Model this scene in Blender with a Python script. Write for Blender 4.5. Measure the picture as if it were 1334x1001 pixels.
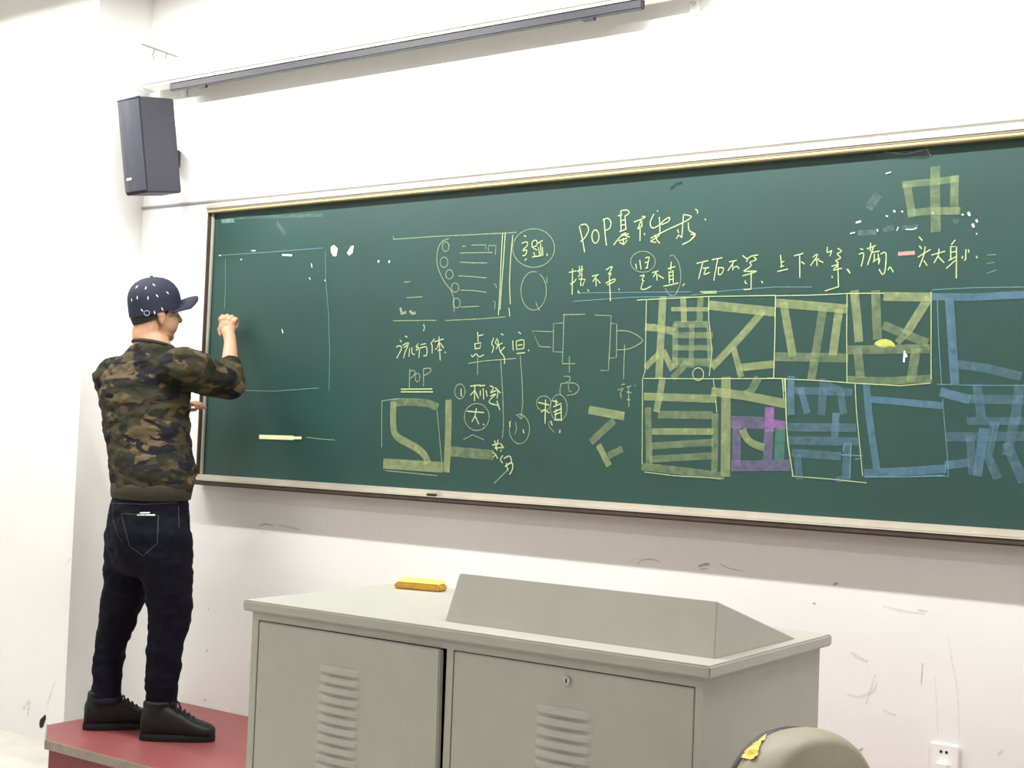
import bpy, bmesh, math, random
from mathutils import Vector, Matrix, noise
from mathutils.bvhtree import BVHTree

for o in list(bpy.data.objects): bpy.data.objects.remove(o)
SC = bpy.context.scene
COL = SC.collection
random.seed(7)

# ------------------------------------------------------------------ camera
F_PX = 1744.4
YAW, PIT, ROL = math.radians(-35.089), math.radians(2.2376), math.radians(2.1415)
CAM = Vector((0, -4.0, 0))
W_ = Vector((math.sin(YAW)*math.cos(PIT), math.cos(YAW)*math.cos(PIT), math.sin(PIT)))
r0 = Vector((math.cos(YAW), -math.sin(YAW), 0)); u0 = r0.cross(W_)
R_ = r0*math.cos(ROL) + u0*math.sin(ROL)
U_ = -r0*math.sin(ROL) + u0*math.cos(ROL)
cd = bpy.data.cameras.new('camera'); cam = bpy.data.objects.new('camera', cd); COL.objects.link(cam)
cd.sensor_fit = 'HORIZONTAL'; cd.sensor_width = 36; cd.lens = F_PX/1334*36; cd.clip_start = .05
cam.matrix_world = Matrix(((R_.x, U_.x, -W_.x, CAM.x), (R_.y, U_.y, -W_.y, CAM.y), (R_.z, U_.z, -W_.z, CAM.z), (0, 0, 0, 1)))
SC.camera = cam
def ray(x, y): return R_*((x-667)/F_PX) + U_*((500.5-y)/F_PX) + W_
def W(x, y, Y=0.0):
    d = ray(x, y); return CAM + d*((Y-CAM.y)/d.y)
def G(x, y, Z):
    d = ray(x, y); return CAM + d*((Z-CAM.z)/d.z)

# ------------------------------------------------------------------ world, lights, exposure
wd = bpy.data.worlds.new('world'); SC.world = wd; wd.use_nodes = True
wd.node_tree.nodes['Background'].inputs[0].default_value = (.9, .95, 1, 1)
wd.node_tree.nodes['Background'].inputs[1].default_value = .05
SC.view_settings.view_transform = 'Standard'; SC.view_settings.look = 'None'
SC.view_settings.gamma = 1; SC.view_settings.use_curve_mapping = False
SC.view_settings.exposure = -0.3
FLOOR, CEIL, PLAT = -1.41, 2.12, -1.205
LAMPS = []          # (x, y, z, power, long axis)
for x in (-5.35, -3.75, -2.15, -.55): LAMPS.append((x, -1.0, 1.75, 56, 'x'))
for x in (-5.6, -3.2, -.8, 1.6):
    for y in (-2.9, -5.0, -7.1): LAMPS.append((x, y, 2.0, 30 if x < -5 else 13, 'x'))
for i, (x, y, z, p, ax) in enumerate(LAMPS):
    ld = bpy.data.lights.new('tube_light', 'AREA'); ld.shape = 'RECTANGLE'; ld.size = 1.2; ld.size_y = .05 if i < 4 else .16
    ld.energy = p; ld.color = (.985, .99, 1.0)
    lo = bpy.data.objects.new('tube_light', ld); COL.objects.link(lo); lo.location = (x, y, z)
    if i < 4: lo.rotation_euler = (math.radians(22), 0, 0)      # board lamps are angled at the board

# ------------------------------------------------------------------ materials
def lin(c):
    return tuple((v/255/12.92 if v/255 <= .04045 else ((v/255+.055)/1.055)**2.4) for v in c[:3]) + (1,)
MATS = {}
def mat(name, rgb, rough=.6, metal=0.0, var=.08, vscale=6, detail=4, bump=0.0, bscale=80, alpha=None, ascale=150, spec=.5, avar=.11):
    """plain procedural material: colour with noise variation, optional bump and grainy alpha"""
    m = bpy.data.materials.new(name); m.use_nodes = True; MATS[name] = m
    nt = m.node_tree; b = nt.nodes['Principled BSDF']
    b.inputs['Roughness'].default_value = rough; b.inputs['Metallic'].default_value = metal
    b.inputs['Specular IOR Level'].default_value = spec
    tc = nt.nodes.new('ShaderNodeTexCoord')
    n = nt.nodes.new('ShaderNodeTexNoise'); n.inputs['Scale'].default_value = vscale; n.inputs['Detail'].default_value = detail
    nt.links.new(tc.outputs['Object'], n.inputs['Vector'])
    c = lin(rgb)
    cr = nt.nodes.new('ShaderNodeValToRGB')
    cr.color_ramp.elements[0].position = .3; cr.color_ramp.elements[1].position = .7
    cr.color_ramp.elements[0].color = tuple(max(0, v*(1-var)) for v in c[:3]) + (1,)
    cr.color_ramp.elements[1].color = tuple(min(1, v*(1+var)) for v in c[:3]) + (1,)
    nt.links.new(n.outputs['Fac'], cr.inputs['Fac']); nt.links.new(cr.outputs['Color'], b.inputs['Base Color'])
    if bump:
        n2 = nt.nodes.new('ShaderNodeTexNoise'); n2.inputs['Scale'].default_value = bscale; n2.inputs['Detail'].default_value = 3
        nt.links.new(tc.outputs['Object'], n2.inputs['Vector'])
        bp = nt.nodes.new('ShaderNodeBump'); bp.inputs['Strength'].default_value = bump; bp.inputs['Distance'].default_value = .004
        nt.links.new(n2.outputs['Fac'], bp.inputs['Height']); nt.links.new(bp.outputs['Normal'], b.inputs['Normal'])
    if alpha is not None:
        n3 = nt.nodes.new('ShaderNodeTexNoise'); n3.inputs['Scale'].default_value = ascale; n3.inputs['Detail'].default_value = 3
        nt.links.new(tc.outputs['Object'], n3.inputs['Vector'])
        mr = nt.nodes.new('ShaderNodeMapRange'); mr.inputs[1].default_value = .3; mr.inputs[2].default_value = .7
        mr.inputs[3].default_value = max(0, alpha-avar); mr.inputs[4].default_value = min(1, alpha+avar)
        nt.links.new(n3.outputs['Fac'], mr.inputs[0]); nt.links.new(mr.outputs[0], b.inputs['Alpha'])
    return m
wall_m = mat('white_plaster', (232, 231, 227), .85, var=.025, vscale=2.5, bump=.12, bscale=40)
floor_m = mat('beige_tile', (204, 200, 188), .4, var=.06, vscale=9)
ceil_m = mat('ceiling_paint', (235, 235, 232), .9, var=.01)
board_m = mat('green_chalkboard', (31, 64, 57), .42, var=.10, vscale=2.2, detail=6, bump=.05, bscale=300, spec=.5)
alu_m = mat('aluminium_frame', (205, 198, 184), .38, .6, var=.06, vscale=14)
brown_m = mat('dark_frame', (74, 62, 54), .5, .2, var=.2, vscale=20)
gold_m = mat('champagne_frame', (214, 196, 150), .35, .5, var=.05)
red_m = mat('red_floor_paint', (134, 70, 68), .45, var=.12, vscale=7, detail=6, bump=.05)
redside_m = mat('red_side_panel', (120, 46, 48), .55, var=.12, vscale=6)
nose_m = mat('grey_edge_strip', (142, 126, 116), .5, .2, var=.15, vscale=25)
desk_m = mat('grey_beige_steel', (170, 168, 156), .42, .0, var=.03, vscale=12, bump=.03, bscale=500)
desk2_m = mat('grey_beige_louver', (173, 171, 160), .42, .0, var=.03, vscale=12)
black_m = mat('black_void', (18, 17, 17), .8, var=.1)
chrome_m = mat('chrome', (200, 200, 200), .2, 1.0, var=.02)
yellow_m = mat('yellow_plastic', (240, 212, 112), .5, var=.08, vscale=40)
yellow2_m = mat('yellow_felt_base', (196, 152, 60), .9, var=.15, vscale=60)
spk_m = mat('speaker_grey', (50, 50, 58), .55, var=.05, vscale=60, bump=.1, bscale=400)
spk2_m = mat('speaker_grille', (54, 55, 64), .45, var=.08, vscale=200, bump=.3, bscale=600)
logo_m = mat('logo_white', (230, 230, 230), .5, var=.02)
white_m = mat('white_plastic', (238, 237, 233), .4, var=.02)
bar_m = mat('screen_bar_black', (32, 31, 37), .5, var=.05)
chair_m = mat('grey_leatherette', (150, 142, 122), .5, var=.08, vscale=10, bump=.1, bscale=120)
foam_m = mat('yellow_foam', (238, 205, 110), .95, var=.15, vscale=40, bump=.6, bscale=150)
shell_m = mat('dark_chair_shell', (52, 48, 50), .5, var=.1)
skin_m = mat('skin', (186, 142, 110), .55, var=.05, vscale=18, bump=.05, bscale=200)
hair_m = mat('short_black_hair', (38, 33, 31), .8, var=.3, vscale=150, bump=.5, bscale=400)
rib_m = mat('olive_ribbing', (50, 47, 33), .9, var=.12, vscale=70, bump=.3, bscale=200)
jean_m = mat('dark_denim', (15, 15, 25), .95, spec=.15, var=.22, vscale=35, bump=.15, bscale=300)
stitch_m = mat('denim_stitch', (58, 57, 66), .8, var=.1)
hem_m = mat('denim_turn_up', (36, 35, 40), .95, spec=.15, var=.15, vscale=30)
shoe_m = mat('black_leather', (20, 19, 20), .5, spec=.3, var=.15, vscale=25, bump=.15, bscale=120)
sole_m = mat('black_rubber', (20, 19, 19), .7, spec=.3, var=.1)
lace_m = mat('black_lace', (22, 20, 20), .8, var=.1)
cap_m = mat('navy_cotton', (24, 25, 46), .8, var=.1, vscale=30, bump=.15, bscale=300)
capmark_m = mat('white_print', (232, 232, 238), .7, var=.03)
chalkY = mat('yellow_chalk', (208, 222, 160), .9, var=.12, vscale=60, alpha=0.58, ascale=260)
chalkYs = mat('yellow_chalk_faint', (200, 210, 160), .9, var=.12, vscale=60, alpha=0.33, ascale=260)
blockY = mat('yellow_chalk_block', (176, 186, 128), .9, var=.08, vscale=40, alpha=0.36, ascale=55)
blockYf = mat('yellow_chalk_block_faint', (160, 174, 124), .9, var=.08, vscale=40, alpha=0.25, ascale=55)
blockB = mat('blue_chalk_block', (104, 142, 168), .9, var=.15, vscale=40, alpha=0.38, ascale=55)
blockBf = mat('blue_chalk_block_faint', (104, 138, 158), .9, var=.15, vscale=40, alpha=0.27, ascale=55)
blockP = mat('purple_chalk_block', (168, 116, 180), .9, var=.15, vscale=40, alpha=0.42, ascale=55)
chalkB = mat('blue_chalk', (130, 186, 204), .9, var=.1, vscale=60, alpha=0.34, ascale=260)
chalkW = mat('white_chalk', (236, 238, 226), .9, var=.05, vscale=60, alpha=.85, ascale=260)
chalkC = mat('cream_chalk', (240, 232, 180), .9, var=.05, vscale=60, alpha=.92, ascale=260)
chalkR = mat('pink_chalk', (226, 160, 150), .9, var=.1, vscale=60, alpha=.62, ascale=200)
dust_m = mat('chalk_dust', (150, 176, 172), .95, var=.1, vscale=20, alpha=0.12, ascale=60)
tape_m = mat('old_tape', (118, 160, 156), .25, var=.15, vscale=60, alpha=.6, ascale=80)
tapeD_m = mat('dark_tape', (30, 60, 58), .15, var=.3, vscale=60, alpha=.6, ascale=80)
scuff_m = mat('grey_scuff', (110, 104, 98), .9, var=.1, vscale=30, alpha=.34, ascale=120)
scufff_m = mat('faint_scuff', (160, 154, 148), .9, var=.1, vscale=30, alpha=.15, ascale=90)

def camo():
    m = bpy.data.materials.new('camouflage_knit'); m.use_nodes = True
    nt = m.node_tree; b = nt.nodes['Principled BSDF']; b.inputs['Roughness'].default_value = .9; b.inputs['Specular IOR Level'].default_value = .2
    tc = nt.nodes.new('ShaderNodeTexCoord')
    prev = None
    def layer(off, scale, thr, rgb, base):
        mp = nt.nodes.new('ShaderNodeMapping'); mp.inputs['Location'].default_value = off; mp.inputs['Scale'].default_value = (1, 1, 2.0)
        mp.inputs['Rotation'].default_value = (0, .25, 0)
        nt.links.new(tc.outputs['Object'], mp.inputs['Vector'])
        n = nt.nodes.new('ShaderNodeTexNoise'); n.inputs['Scale'].default_value = scale; n.inputs['Detail'].default_value = 2.5; n.inputs['Distortion'].default_value = .5
        nt.links.new(mp.outputs[0], n.inputs['Vector'])
        r = nt.nodes.new('ShaderNodeMapRange'); r.inputs[1].default_value = thr; r.inputs[2].default_value = thr+.02
        nt.links.new(n.outputs['Fac'], r.inputs[0])
        mx = nt.nodes.new('ShaderNodeMix'); mx.data_type = 'RGBA'
        nt.links.new(r.outputs[0], mx.inputs[0])
        if isinstance(base, tuple): mx.inputs[6].default_value = base
        else: nt.links.new(base, mx.inputs[6])
        mx.inputs[7].default_value = lin(rgb)
        return mx.outputs[2]
    c = layer((3, 1, 0), 8, .55, (90, 77, 57), lin((52, 48, 33)))
    c = layer((7, 5, 2), 8, .57, (68, 60, 40), c)
    c = layer((1, 9, 4), 9, .535, (33, 34, 24), c)
    c = layer((5, 2, 8), 9, .57, (23, 21, 27), c)
    nt.links.new(c, b.inputs['Base Color'])
    n2 = nt.nodes.new('ShaderNodeTexNoise'); n2.inputs['Scale'].default_value = 300
    nt.links.new(tc.outputs['Object'], n2.inputs['Vector'])
    bp = nt.nodes.new('ShaderNodeBump'); bp.inputs['Strength'].default_value = .2; bp.inputs['Distance'].default_value = .003
    nt.links.new(n2.outputs['Fac'], bp.inputs['Height']); nt.links.new(bp.outputs['Normal'], b.inputs['Normal'])
    return m
camo_m = camo()

# ------------------------------------------------------------------ helpers
def base_of(o):
    v = Vector((0, 0, 0))
    while o is not None: v += o.location; o = o.parent
    return v
def obj(name, bm, m, parent=None, smooth=False, origin=None):
    """bm holds world coordinates; the object is linked as one mesh"""
    org = Vector((0, 0, 0)) if origin is None else Vector(origin)
    if parent is not None: org = base_of(parent)
    if isinstance(bm, bpy.types.Mesh): me = bm; me.transform(Matrix.Translation(-org))
    else:
        bmesh.ops.translate(bm, verts=bm.verts, vec=-org)
        bmesh.ops.recalc_face_normals(bm, faces=bm.faces)
        me = bpy.data.meshes.new(name); bm.to_mesh(me); bm.free()
    me.materials.clear(); me.materials.append(m)
    if smooth:
        for p in me.polygons: p.use_smooth = True
    o = bpy.data.objects.new(name, me); COL.objects.link(o)
    if parent is not None: o.parent = parent
    else: o.location = org
    return o
def thing(name, label, cat, loc, group=None):
    o = bpy.data.objects.new(name, None); COL.objects.link(o); o.location = loc; o.empty_display_size = .1
    o['label'] = label; o['category'] = cat
    if group: o['group'] = group
    return o
def tag(o, label, cat, group=None):
    o['label'] = label; o['category'] = cat
    if group: o['group'] = group
    return o
def struct(o, label=None, cat=None):
    o['kind'] = 'structure'
    if label: o['label'] = label
    if cat: o['category'] = cat
    return o
def box(bm, a, b, bev=0.0, seg=2):
    t = bmesh.new(); bmesh.ops.create_cube(t, size=1)
    for v in t.verts: v.co = Vector(((a[i]+b[i])/2 + v.co[i]*(b[i]-a[i]) for i in range(3)))
    if bev: bmesh.ops.bevel(t, geom=t.edges[:], offset=bev, segments=seg, affect='EDGES')
    merge(bm, t); return bm
def merge(bm, t, M=None):
    if M is not None: bmesh.ops.transform(t, matrix=M, verts=t.verts)
    mp = {v: bm.verts.new(v.co) for v in t.verts}
    for f in t.faces:
        try: bm.faces.new([mp[v] for v in f.verts])
        except ValueError: pass
    t.free()
def ell(bm, c, ax, rad, sub=3):
    """ellipsoid; ax = three orthonormal axes"""
    t = bmesh.new(); bmesh.ops.create_icosphere(t, subdivisions=sub, radius=1)
    for v in t.verts: v.co = Vector(c) + ax[0]*(v.co.x*rad[0]) + ax[1]*(v.co.y*rad[1]) + ax[2]*(v.co.z*rad[2])
    merge(bm, t)
def loft(bm, rings, n=28, power=2.0):
    """rings: (centre, axis_a, axis_b, a, b)"""
    R = []
    for c, A, B, a, b in rings:
        row = []
        for k in range(n):
            t = 2*math.pi*k/n; ct, st = math.cos(t), math.sin(t)
            ct = math.copysign(abs(ct)**(2/power), ct); st = math.copysign(abs(st)**(2/power), st)
            row.append(bm.verts.new(Vector(c) + A*(a*ct) + B*(b*st)))
        R.append(row)
    for i in range(len(R)-1):
        for k in range(n): bm.faces.new((R[i][k], R[i][(k+1) % n], R[i+1][(k+1) % n], R[i+1][k]))
    for row, s in ((R[0], -1), (R[-1], 1)):
        c = bm.verts.new(sum((v.co for v in row), Vector())/n)
        for k in range(n):
            f = (row[k], row[(k+1) % n], c); bm.faces.new(f if s > 0 else f[::-1])
def tube(bm, pts, rad, n=12, caps=True):
    """round tube with spherical ends along a polyline; rad number or list"""
    pts = [Vector(p) for p in pts]
    if not isinstance(rad, (list, tuple)): rad = [rad]*len(pts)
    rings = []; up = None; N = len(pts)
    tang = [(pts[min(i+1, N-1)]-pts[max(i-1, 0)]).normalized() for i in range(N)]
    seq = []
    if caps:
        for a in (80, 50, 25): seq.append((pts[0]-tang[0]*rad[0]*math.sin(math.radians(a)), tang[0], rad[0]*math.cos(math.radians(a))))
    for i in range(N): seq.append((pts[i], tang[i], rad[i]))
    if caps:
        for a in (25, 50, 80): seq.append((pts[-1]+tang[-1]*rad[-1]*math.sin(math.radians(a)), tang[-1], rad[-1]*math.cos(math.radians(a))))
    for c, t, r in seq:
        if up is None:
            up = Vector((0, 0, 1)) if abs(t.z) < .9 else Vector((1, 0, 0))
        A = (up - t*up.dot(t)).normalized(); B = t.cross(A); up = A
        rings.append((c, A, B, r, r))
    loft(bm, rings, n)
def smooth_path(pts, k=6):
    pts = [Vector(p) for p in pts]; out = []
    for i in range(len(pts)-1):
        p0 = pts[max(i-1, 0)]; p1 = pts[i]; p2 = pts[i+1]; p3 = pts[min(i+2, len(pts)-1)]
        for j in range(k):
            t = j/k
            out.append(.5*((2*p1)+(p2-p0)*t+(2*p0-5*p1+4*p2-p3)*t*t+(3*p1-p0-3*p2+p3)*t**3))
    out.append(pts[-1]); return out
def interp(vals, k=6):
    out = []
    for i in range(len(vals)-1):
        for j in range(k): out.append(vals[i]+(vals[i+1]-vals[i])*j/k)
    out.append(vals[-1]); return out
def stube(bm, pts, rad, n=14, k=5): tube(bm, smooth_path(pts, k), interp(rad, k), n)
def remesh(bm, voxel, smooth=2, fac=.5):
    """union of everything in bm as one continuous surface"""
    bmesh.ops.recalc_face_normals(bm, faces=bm.faces)
    me = bpy.data.meshes.new('tmp'); bm.to_mesh(me); bm.free()
    o = bpy.data.objects.new('tmp', me); COL.objects.link(o)
    md = o.modifiers.new('r', 'REMESH'); md.mode = 'VOXEL'; md.voxel_size = voxel
    if smooth:
        sm = o.modifiers.new('s', 'SMOOTH'); sm.factor = fac; sm.iterations = smooth
    dg = bpy.context.evaluated_depsgraph_get(); dg.update()
    out = bpy.data.meshes.new_from_object(o.evaluated_get(dg))
    bpy.data.objects.remove(o); bpy.data.meshes.remove(me)
    return out
X_, Y_, Z_ = Vector((1, 0, 0)), Vector((0, 1, 0)), Vector((0, 0, 1))

# ------------------------------------------------------------------ the room
XR, XL, YB = 3.0, -7.6, -8.6
PX, PY = -4.91, -.292        # the pillar that stands left of the board
bm = bmesh.new(); box(bm, (XL, YB, FLOOR-.1), (XR, .2, FLOOR)); struct(obj('floor', bm, floor_m), 'beige tiled classroom floor', 'floor')
bm = bmesh.new(); box(bm, (XL, YB, CEIL), (XR, .2, CEIL+.1)); struct(obj('ceiling', bm, ceil_m), 'white painted classroom ceiling', 'ceiling')
bm = bmesh.new(); box(bm, (PX-.02, 0, FLOOR), (XR, .2, CEIL)); wall_f = struct(obj('wall_front', bm, wall_m), 'white scuffed front wall behind the chalkboard', 'wall')
bm = bmesh.new(); box(bm, (XL, PY, FLOOR), (PX, .2, CEIL)); wall_p = struct(obj('wall_left', bm, wall_m), 'white plastered wall section projecting left of the chalkboard', 'wall')
bm = bmesh.new(); box(bm, (XR, YB, FLOOR), (XR+.1, .2, CEIL)); struct(obj('wall_right', bm, wall_m), 'white side wall out of view', 'wall')
bm = bmesh.new(); box(bm, (XL-.1, YB, FLOOR), (XL, .2, CEIL)); struct(obj('wall_far_left', bm, wall_m), 'white far side wall out of view', 'wall')
bm = bmesh.new(); box(bm, (XL, YB-.1, FLOOR), (XR, YB, CEIL)); struct(obj('wall_back', bm, wall_m), 'white back wall out of view', 'wall')
# thin moulding that runs along the wall above the board; its grey colour stands in for the shade line
bm = bmesh.new(); box(bm, (PX, -.009, .976), (XR, 0, .984)); struct(obj('trim_1', bm, mat('shade_line_and_arm_grey', (150, 147, 144), .7)), 'thin white moulding above the chalkboard, shade line painted grey', 'trim')

# lamps hung from the ceiling (fixture bodies; the lights are set at the top)
for i, (x, y, z, p, ax) in enumerate(LAMPS):
    t = thing('fluorescent_lamp', 'white fluorescent batten hung above the chalkboard' if i < 4 else 'white fluorescent batten under the classroom ceiling', 'lamp', (x, y, z), 'board lamps' if i < 4 else 'ceiling lamps')
    bm = bmesh.new(); box(bm, (x-.62, y-.09, z+.012), (x+.62, y+.09, z+.06), .01); obj('lamp_housing', bm, white_m, t)
    for sx in (-.4, .4):
        bm = bmesh.new(); tube(bm, [(x+sx, y, z+.05), (x+sx, y, CEIL)], .006, 8, False); obj('hanger', bm, white_m, t)

# flat ribbons that lie on a wall or board plane
class Ribbons:
    def __init__(s, Y): s.bm = bmesh.new(); s.Y = Y; s.n = 0
    def stroke(s, px, w, taper=False):
        """px: photo pixels; w: width in pixels of the frame"""
        P = [W(x, y, s.Y - .0012 - .0002*s.n) for x, y in px]
        s.n = (s.n+1) % 12
        sc = (P[0]-CAM).dot(W_)/F_PX
        hw = w*sc/2*(.82 if w < 2.3 else 1)
        L, Rr = [], []
        for i, p in enumerate(P):
            a = P[max(i-1, 0)]; b = P[min(i+1, len(P)-1)]
            t = (b-a); t = Vector((t.x, 0, t.z))
            if t.length < 1e-7: t = Vector((1, 0, 0))
            t.normalize(); nrm = Vector((-t.z, 0, t.x))
            h = hw*(1.0 if not taper else (.5+.5*math.sin(math.pi*(i+.5)/len(P))))
            e = Vector((0, 0, 0))
            if i == 0: e = -t*hw*.3
            if i == len(P)-1: e = t*hw*.3
            L.append(s.bm.verts.new(p+nrm*h+e)); Rr.append(s.bm.verts.new(p-nrm*h+e))
        for i in range(len(P)-1): s.bm.faces.new((L[i], Rr[i], Rr[i+1], L[i+1]))
    def poly(s, px):
        V = [s.bm.verts.new(W(x, y, s.Y-.0012-.0002*s.n)) for x, y in px]; s.n = (s.n+1) % 12
        s.bm.faces.new(V)
    def done(s, name, m, parent): return obj(name, s.bm, m, parent)
def arc(cx, cy, rx, ry, a0, a1, n=14):
    return [(cx+rx*math.cos(math.radians(a0+(a1-a0)*i/n)), cy+ry*math.sin(math.radians(a0+(a1-a0)*i/n))) for i in range(n+1)]
def curve2(pts, k=4): return [(p.x, p.y) for p in smooth_path([(x, y, 0) for x, y in pts], k)]

# scuffs and cracks on the plaster
for pts, w, m in (
    (arc(347, 687, 9, 4, 190, 350), 2.2, scuff_m), (arc(348, 690, 10, 5, 10, 150), 1.2, scufff_m), ([(362, 684), (390, 690)], 3, scufff_m),
    (arc(846, 736, 15, 7, 180, 340), 1.8, scuff_m), (arc(832, 734, 10, 6, 190, 300), 1.5, scufff_m),
    ([(910, 738), (918, 736), (924, 735)], 4, scuff_m), ([(913, 742), (921, 741)], 2, scuff_m), (curve2([(938, 735), (948, 740), (968, 745)]), 1.5, scuff_m),
    ([(1086, 762), (1091, 760)], 4, scuff_m), ([(1059, 786), (1062, 787)], 3, scuff_m),
    (curve2([(1202, 864), (1201, 878), (1200, 892)]), 2, scuff_m), (curve2([(1236, 830), (1240, 860), (1247, 900), (1250, 962)]), 1.6, scufff_m), (curve2([(1218, 880), (1220, 920), (1222, 960)]), 1.4, scufff_m),
    (curve2([(1108, 850), (1118, 857), (1130, 862)]), 5, scufff_m), (curve2([(1104, 905), (1120, 908), (1138, 900), (1142, 890)]), 4, scufff_m), (curve2([(1128, 918), (1134, 900), (1140, 880)]), 3, scufff_m),
    (curve2([(1150, 790), (1180, 797), (1205, 800)]), 3, scufff_m), (curve2([(1196, 795), (1208, 797)]), 2, scuff_m), (curve2([(1110, 990), (1118, 980), (1124, 975)]), 3, scuff_m),
    (curve2([(1150, 925), (1160, 930), (1168, 932)]), 3, scufff_m), ([(1300, 985), (1306, 978)], 4, scufff_m), ([(269, 847), (270, 849)], 3, scuff_m), ([(266, 911), (268, 914)], 2.5, scuff_m), ([(271, 792), (272, 795)], 2, scuff_m),
    (curve2([(886, 182), (890, 183), (893, 181)]), 1.5, scufff_m)):
    r = Ribbons(0); r.stroke(pts, w, True); r.done('scuff_mark', m, wall_f)
for pts, w, m in (([(32, 548), (42, 547), (46, 552), (44, 560), (36, 562)], 2, scufff_m), (curve2([(86, 735), (92, 728)]), 2.5, scufff_m), (curve2([(30, 925), (38, 915), (36, 932)]), 5, scufff_m), (curve2([(60, 925), (66, 905), (72, 888)]), 3, scufff_m)):
    r = Ribbons(PY); r.stroke(pts, w, True); r.done('scuff_mark', m, wall_p)
# hole knocked through the plaster at the foot of the wall
r = Ribbons(PY); r.poly([(51, 944), (52, 938), (56, 934), (59, 931), (60, 936), (58, 942), (56, 948), (52, 949)]); r.done('plaster_hole', black_m, wall_p)

# ------------------------------------------------------------------ platform
t = thing('lecture_platform', 'low red painted lecture platform under the standing man', 'platform', (-2.6, -.42, FLOOR))
poly = [(-4.52, -.004), (-4.52, -.66), (-4.30, -.826), (-.2, -.826), (-.2, -.004)]
def prism(bm, poly, z0, z1):
    a = [bm.verts.new((x, y, z0)) for x, y in poly]; b = [bm.verts.new((x, y, z1)) for x, y in poly]
    bm.faces.new(a[::-1]); bm.faces.new(b); n = len(poly)
    for i in range(n): bm.faces.new((a[i], a[(i+1) % n], b[(i+1) % n], b[i]))
bm = bmesh.new(); prism(bm, poly, PLAT-.025, PLAT); obj('platform_top', bm, red_m, t)
inner = [(-4.51, -.01), (-4.51, -.655), (-4.295, -.816), (-.21, -.816), (-.21, -.01)]
bm = bmesh.new(); prism(bm, inner, FLOOR+.001, PLAT-.025); obj('side_panel', bm, redside_m, t)
bm = bmesh.new()
for a, b in (((-4.30, -.826), (-.2, -.826)), ((-4.52, -.66), (-4.30, -.826))):
    A, B = Vector((*a, 0)), Vector((*b, 0)); d = (B-A).normalized(); nn = Vector((d.y, -d.x, 0))
    q = [A, B, B+nn*.006, A+nn*.006]; prism(bm, [(p.x, p.y) for p in q], PLAT-.03, PLAT+.003)
obj('edge_strip', bm, nose_m, t)

# ------------------------------------------------------------------ chalkboard
YBD = -.012
board = thing('chalkboard', 'long green chalkboard covered with yellow and blue chalk lettering', 'chalkboard', (-2.43, 0, -.255))
BX0, BX1, BZ0, BZ1 = -4.437, -.42, -.255, .953
bm = bmesh.new(); box(bm, (BX0+.01, YBD, BZ0+.02), (BX1-.01, -.002, BZ1-.02)); obj('writing_surface', bm, board_m, board)
bm = bmesh.new(); box(bm, (BX0, -.052, .932), (BX1, -.001, BZ1), .006); obj('top_rail', bm, alu_m, board)
bm = bmesh.new(); box(bm, (BX0, -.046, .920), (BX1, -.012, .931), .003); obj('top_rail_lip', bm, gold_m, board)
bm = bmesh.new(); box(bm, (BX0, -.036, BZ0+.03), (BX0+.013, -.001, .931), .003); obj('side_rail', bm, brown_m, board)
bm = bmesh.new(); box(bm, (BX0+.0135, -.026, BZ0+.04), (BX0+.026, -.012, .919), .003); obj('side_rail_lip', bm, alu_m, board)
bm = bmesh.new(); box(bm, (BX1-.013, -.036, BZ0+.03), (BX1, -.001, .931), .003); obj('side_rail', bm, brown_m, board)
bm = bmesh.new(); box(bm, (BX0+.014, -.04, -.236), (BX1-.014, -.0125, -.213), .003); obj('bottom_rail', bm, alu_m, board)
bm = bmesh.new(); box(bm, (BX0+.002, -.082, -.256), (BX1, -.001, -.237), .005); tray = obj('chalk_tray', bm, brown_m, board)
bm = bmesh.new(); box(bm, (BX0+.012, -.082, -.2365), (BX1, -.04, -.2345)); obj('tray_lip', bm, alu_m, board)

# chalk: every group of strokes is traced in photo pixels and laid on the board surface
RN = [0]
def group(name, m, org, sc, strokes, w, label=None, taper=False):
    if name != 'chalk_writing' and len(strokes) <= 10 and len(strokes) > 1:   # each broad stroke is a part of its own
        for i, s in enumerate(strokes):
            RN[0] += 1; o = group(name, m, org, sc, [s], w, label if i == 0 else None, taper)
        return o
    r = Ribbons(YBD); r.n = RN[0] % 12
    for s in strokes:
        ww = w
        if isinstance(s, tuple) and isinstance(s[1], (int, float)) and isinstance(s[0], list): s, ww = s
        r.stroke([(org[0]+x/sc, org[1]+y/sc) for x, y in s], ww, taper)
    o = r.done(name, m, board)
    if len(strokes) > 1: o['kind'] = 'stuff'
    if label: o['label'] = label
    return o
A = ((500, 290), 5.558)
group('chalk_drawing', chalkYs, *A, [[(70, 122), (380, 100), (640, 88), (960, 72)], [(70, 98), (72, 125)], [(68, 712), (380, 708)], [(445, 710), (700, 698), (880, 684)],
    arc(448, 175, 25, 35, 0, 360), arc(436, 288, 28, 38, 0, 360), arc(475, 376, 27, 34, 0, 360), arc(516, 472, 27, 34, 0, 360), arc(527, 584, 27, 36, 0, 360),
    curve2([(470, 118), (420, 140), (390, 200), (384, 280), (400, 350), (440, 430), (490, 500), (508, 570), (508, 655)]),
    [(568, 172), (592, 172)], [(636, 163), (738, 163), (738, 195)], [(757, 203), (757, 168), (812, 166), (808, 232)], [(552, 222), (600, 220), (785, 217)], [(554, 287), (640, 292), (748, 294)],
    [(540, 386), (640, 392), (744, 402)], [(552, 490), (650, 493), (742, 506)], [(555, 612), (690, 607)], [(795, 445), (812, 450), (815, 475)], [(792, 570), (808, 575), (803, 625)], [(145, 433), (190, 429)], [(165, 545), (280, 538)]], 1.4, 'yellow sketch of a page with dots and lines')
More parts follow.
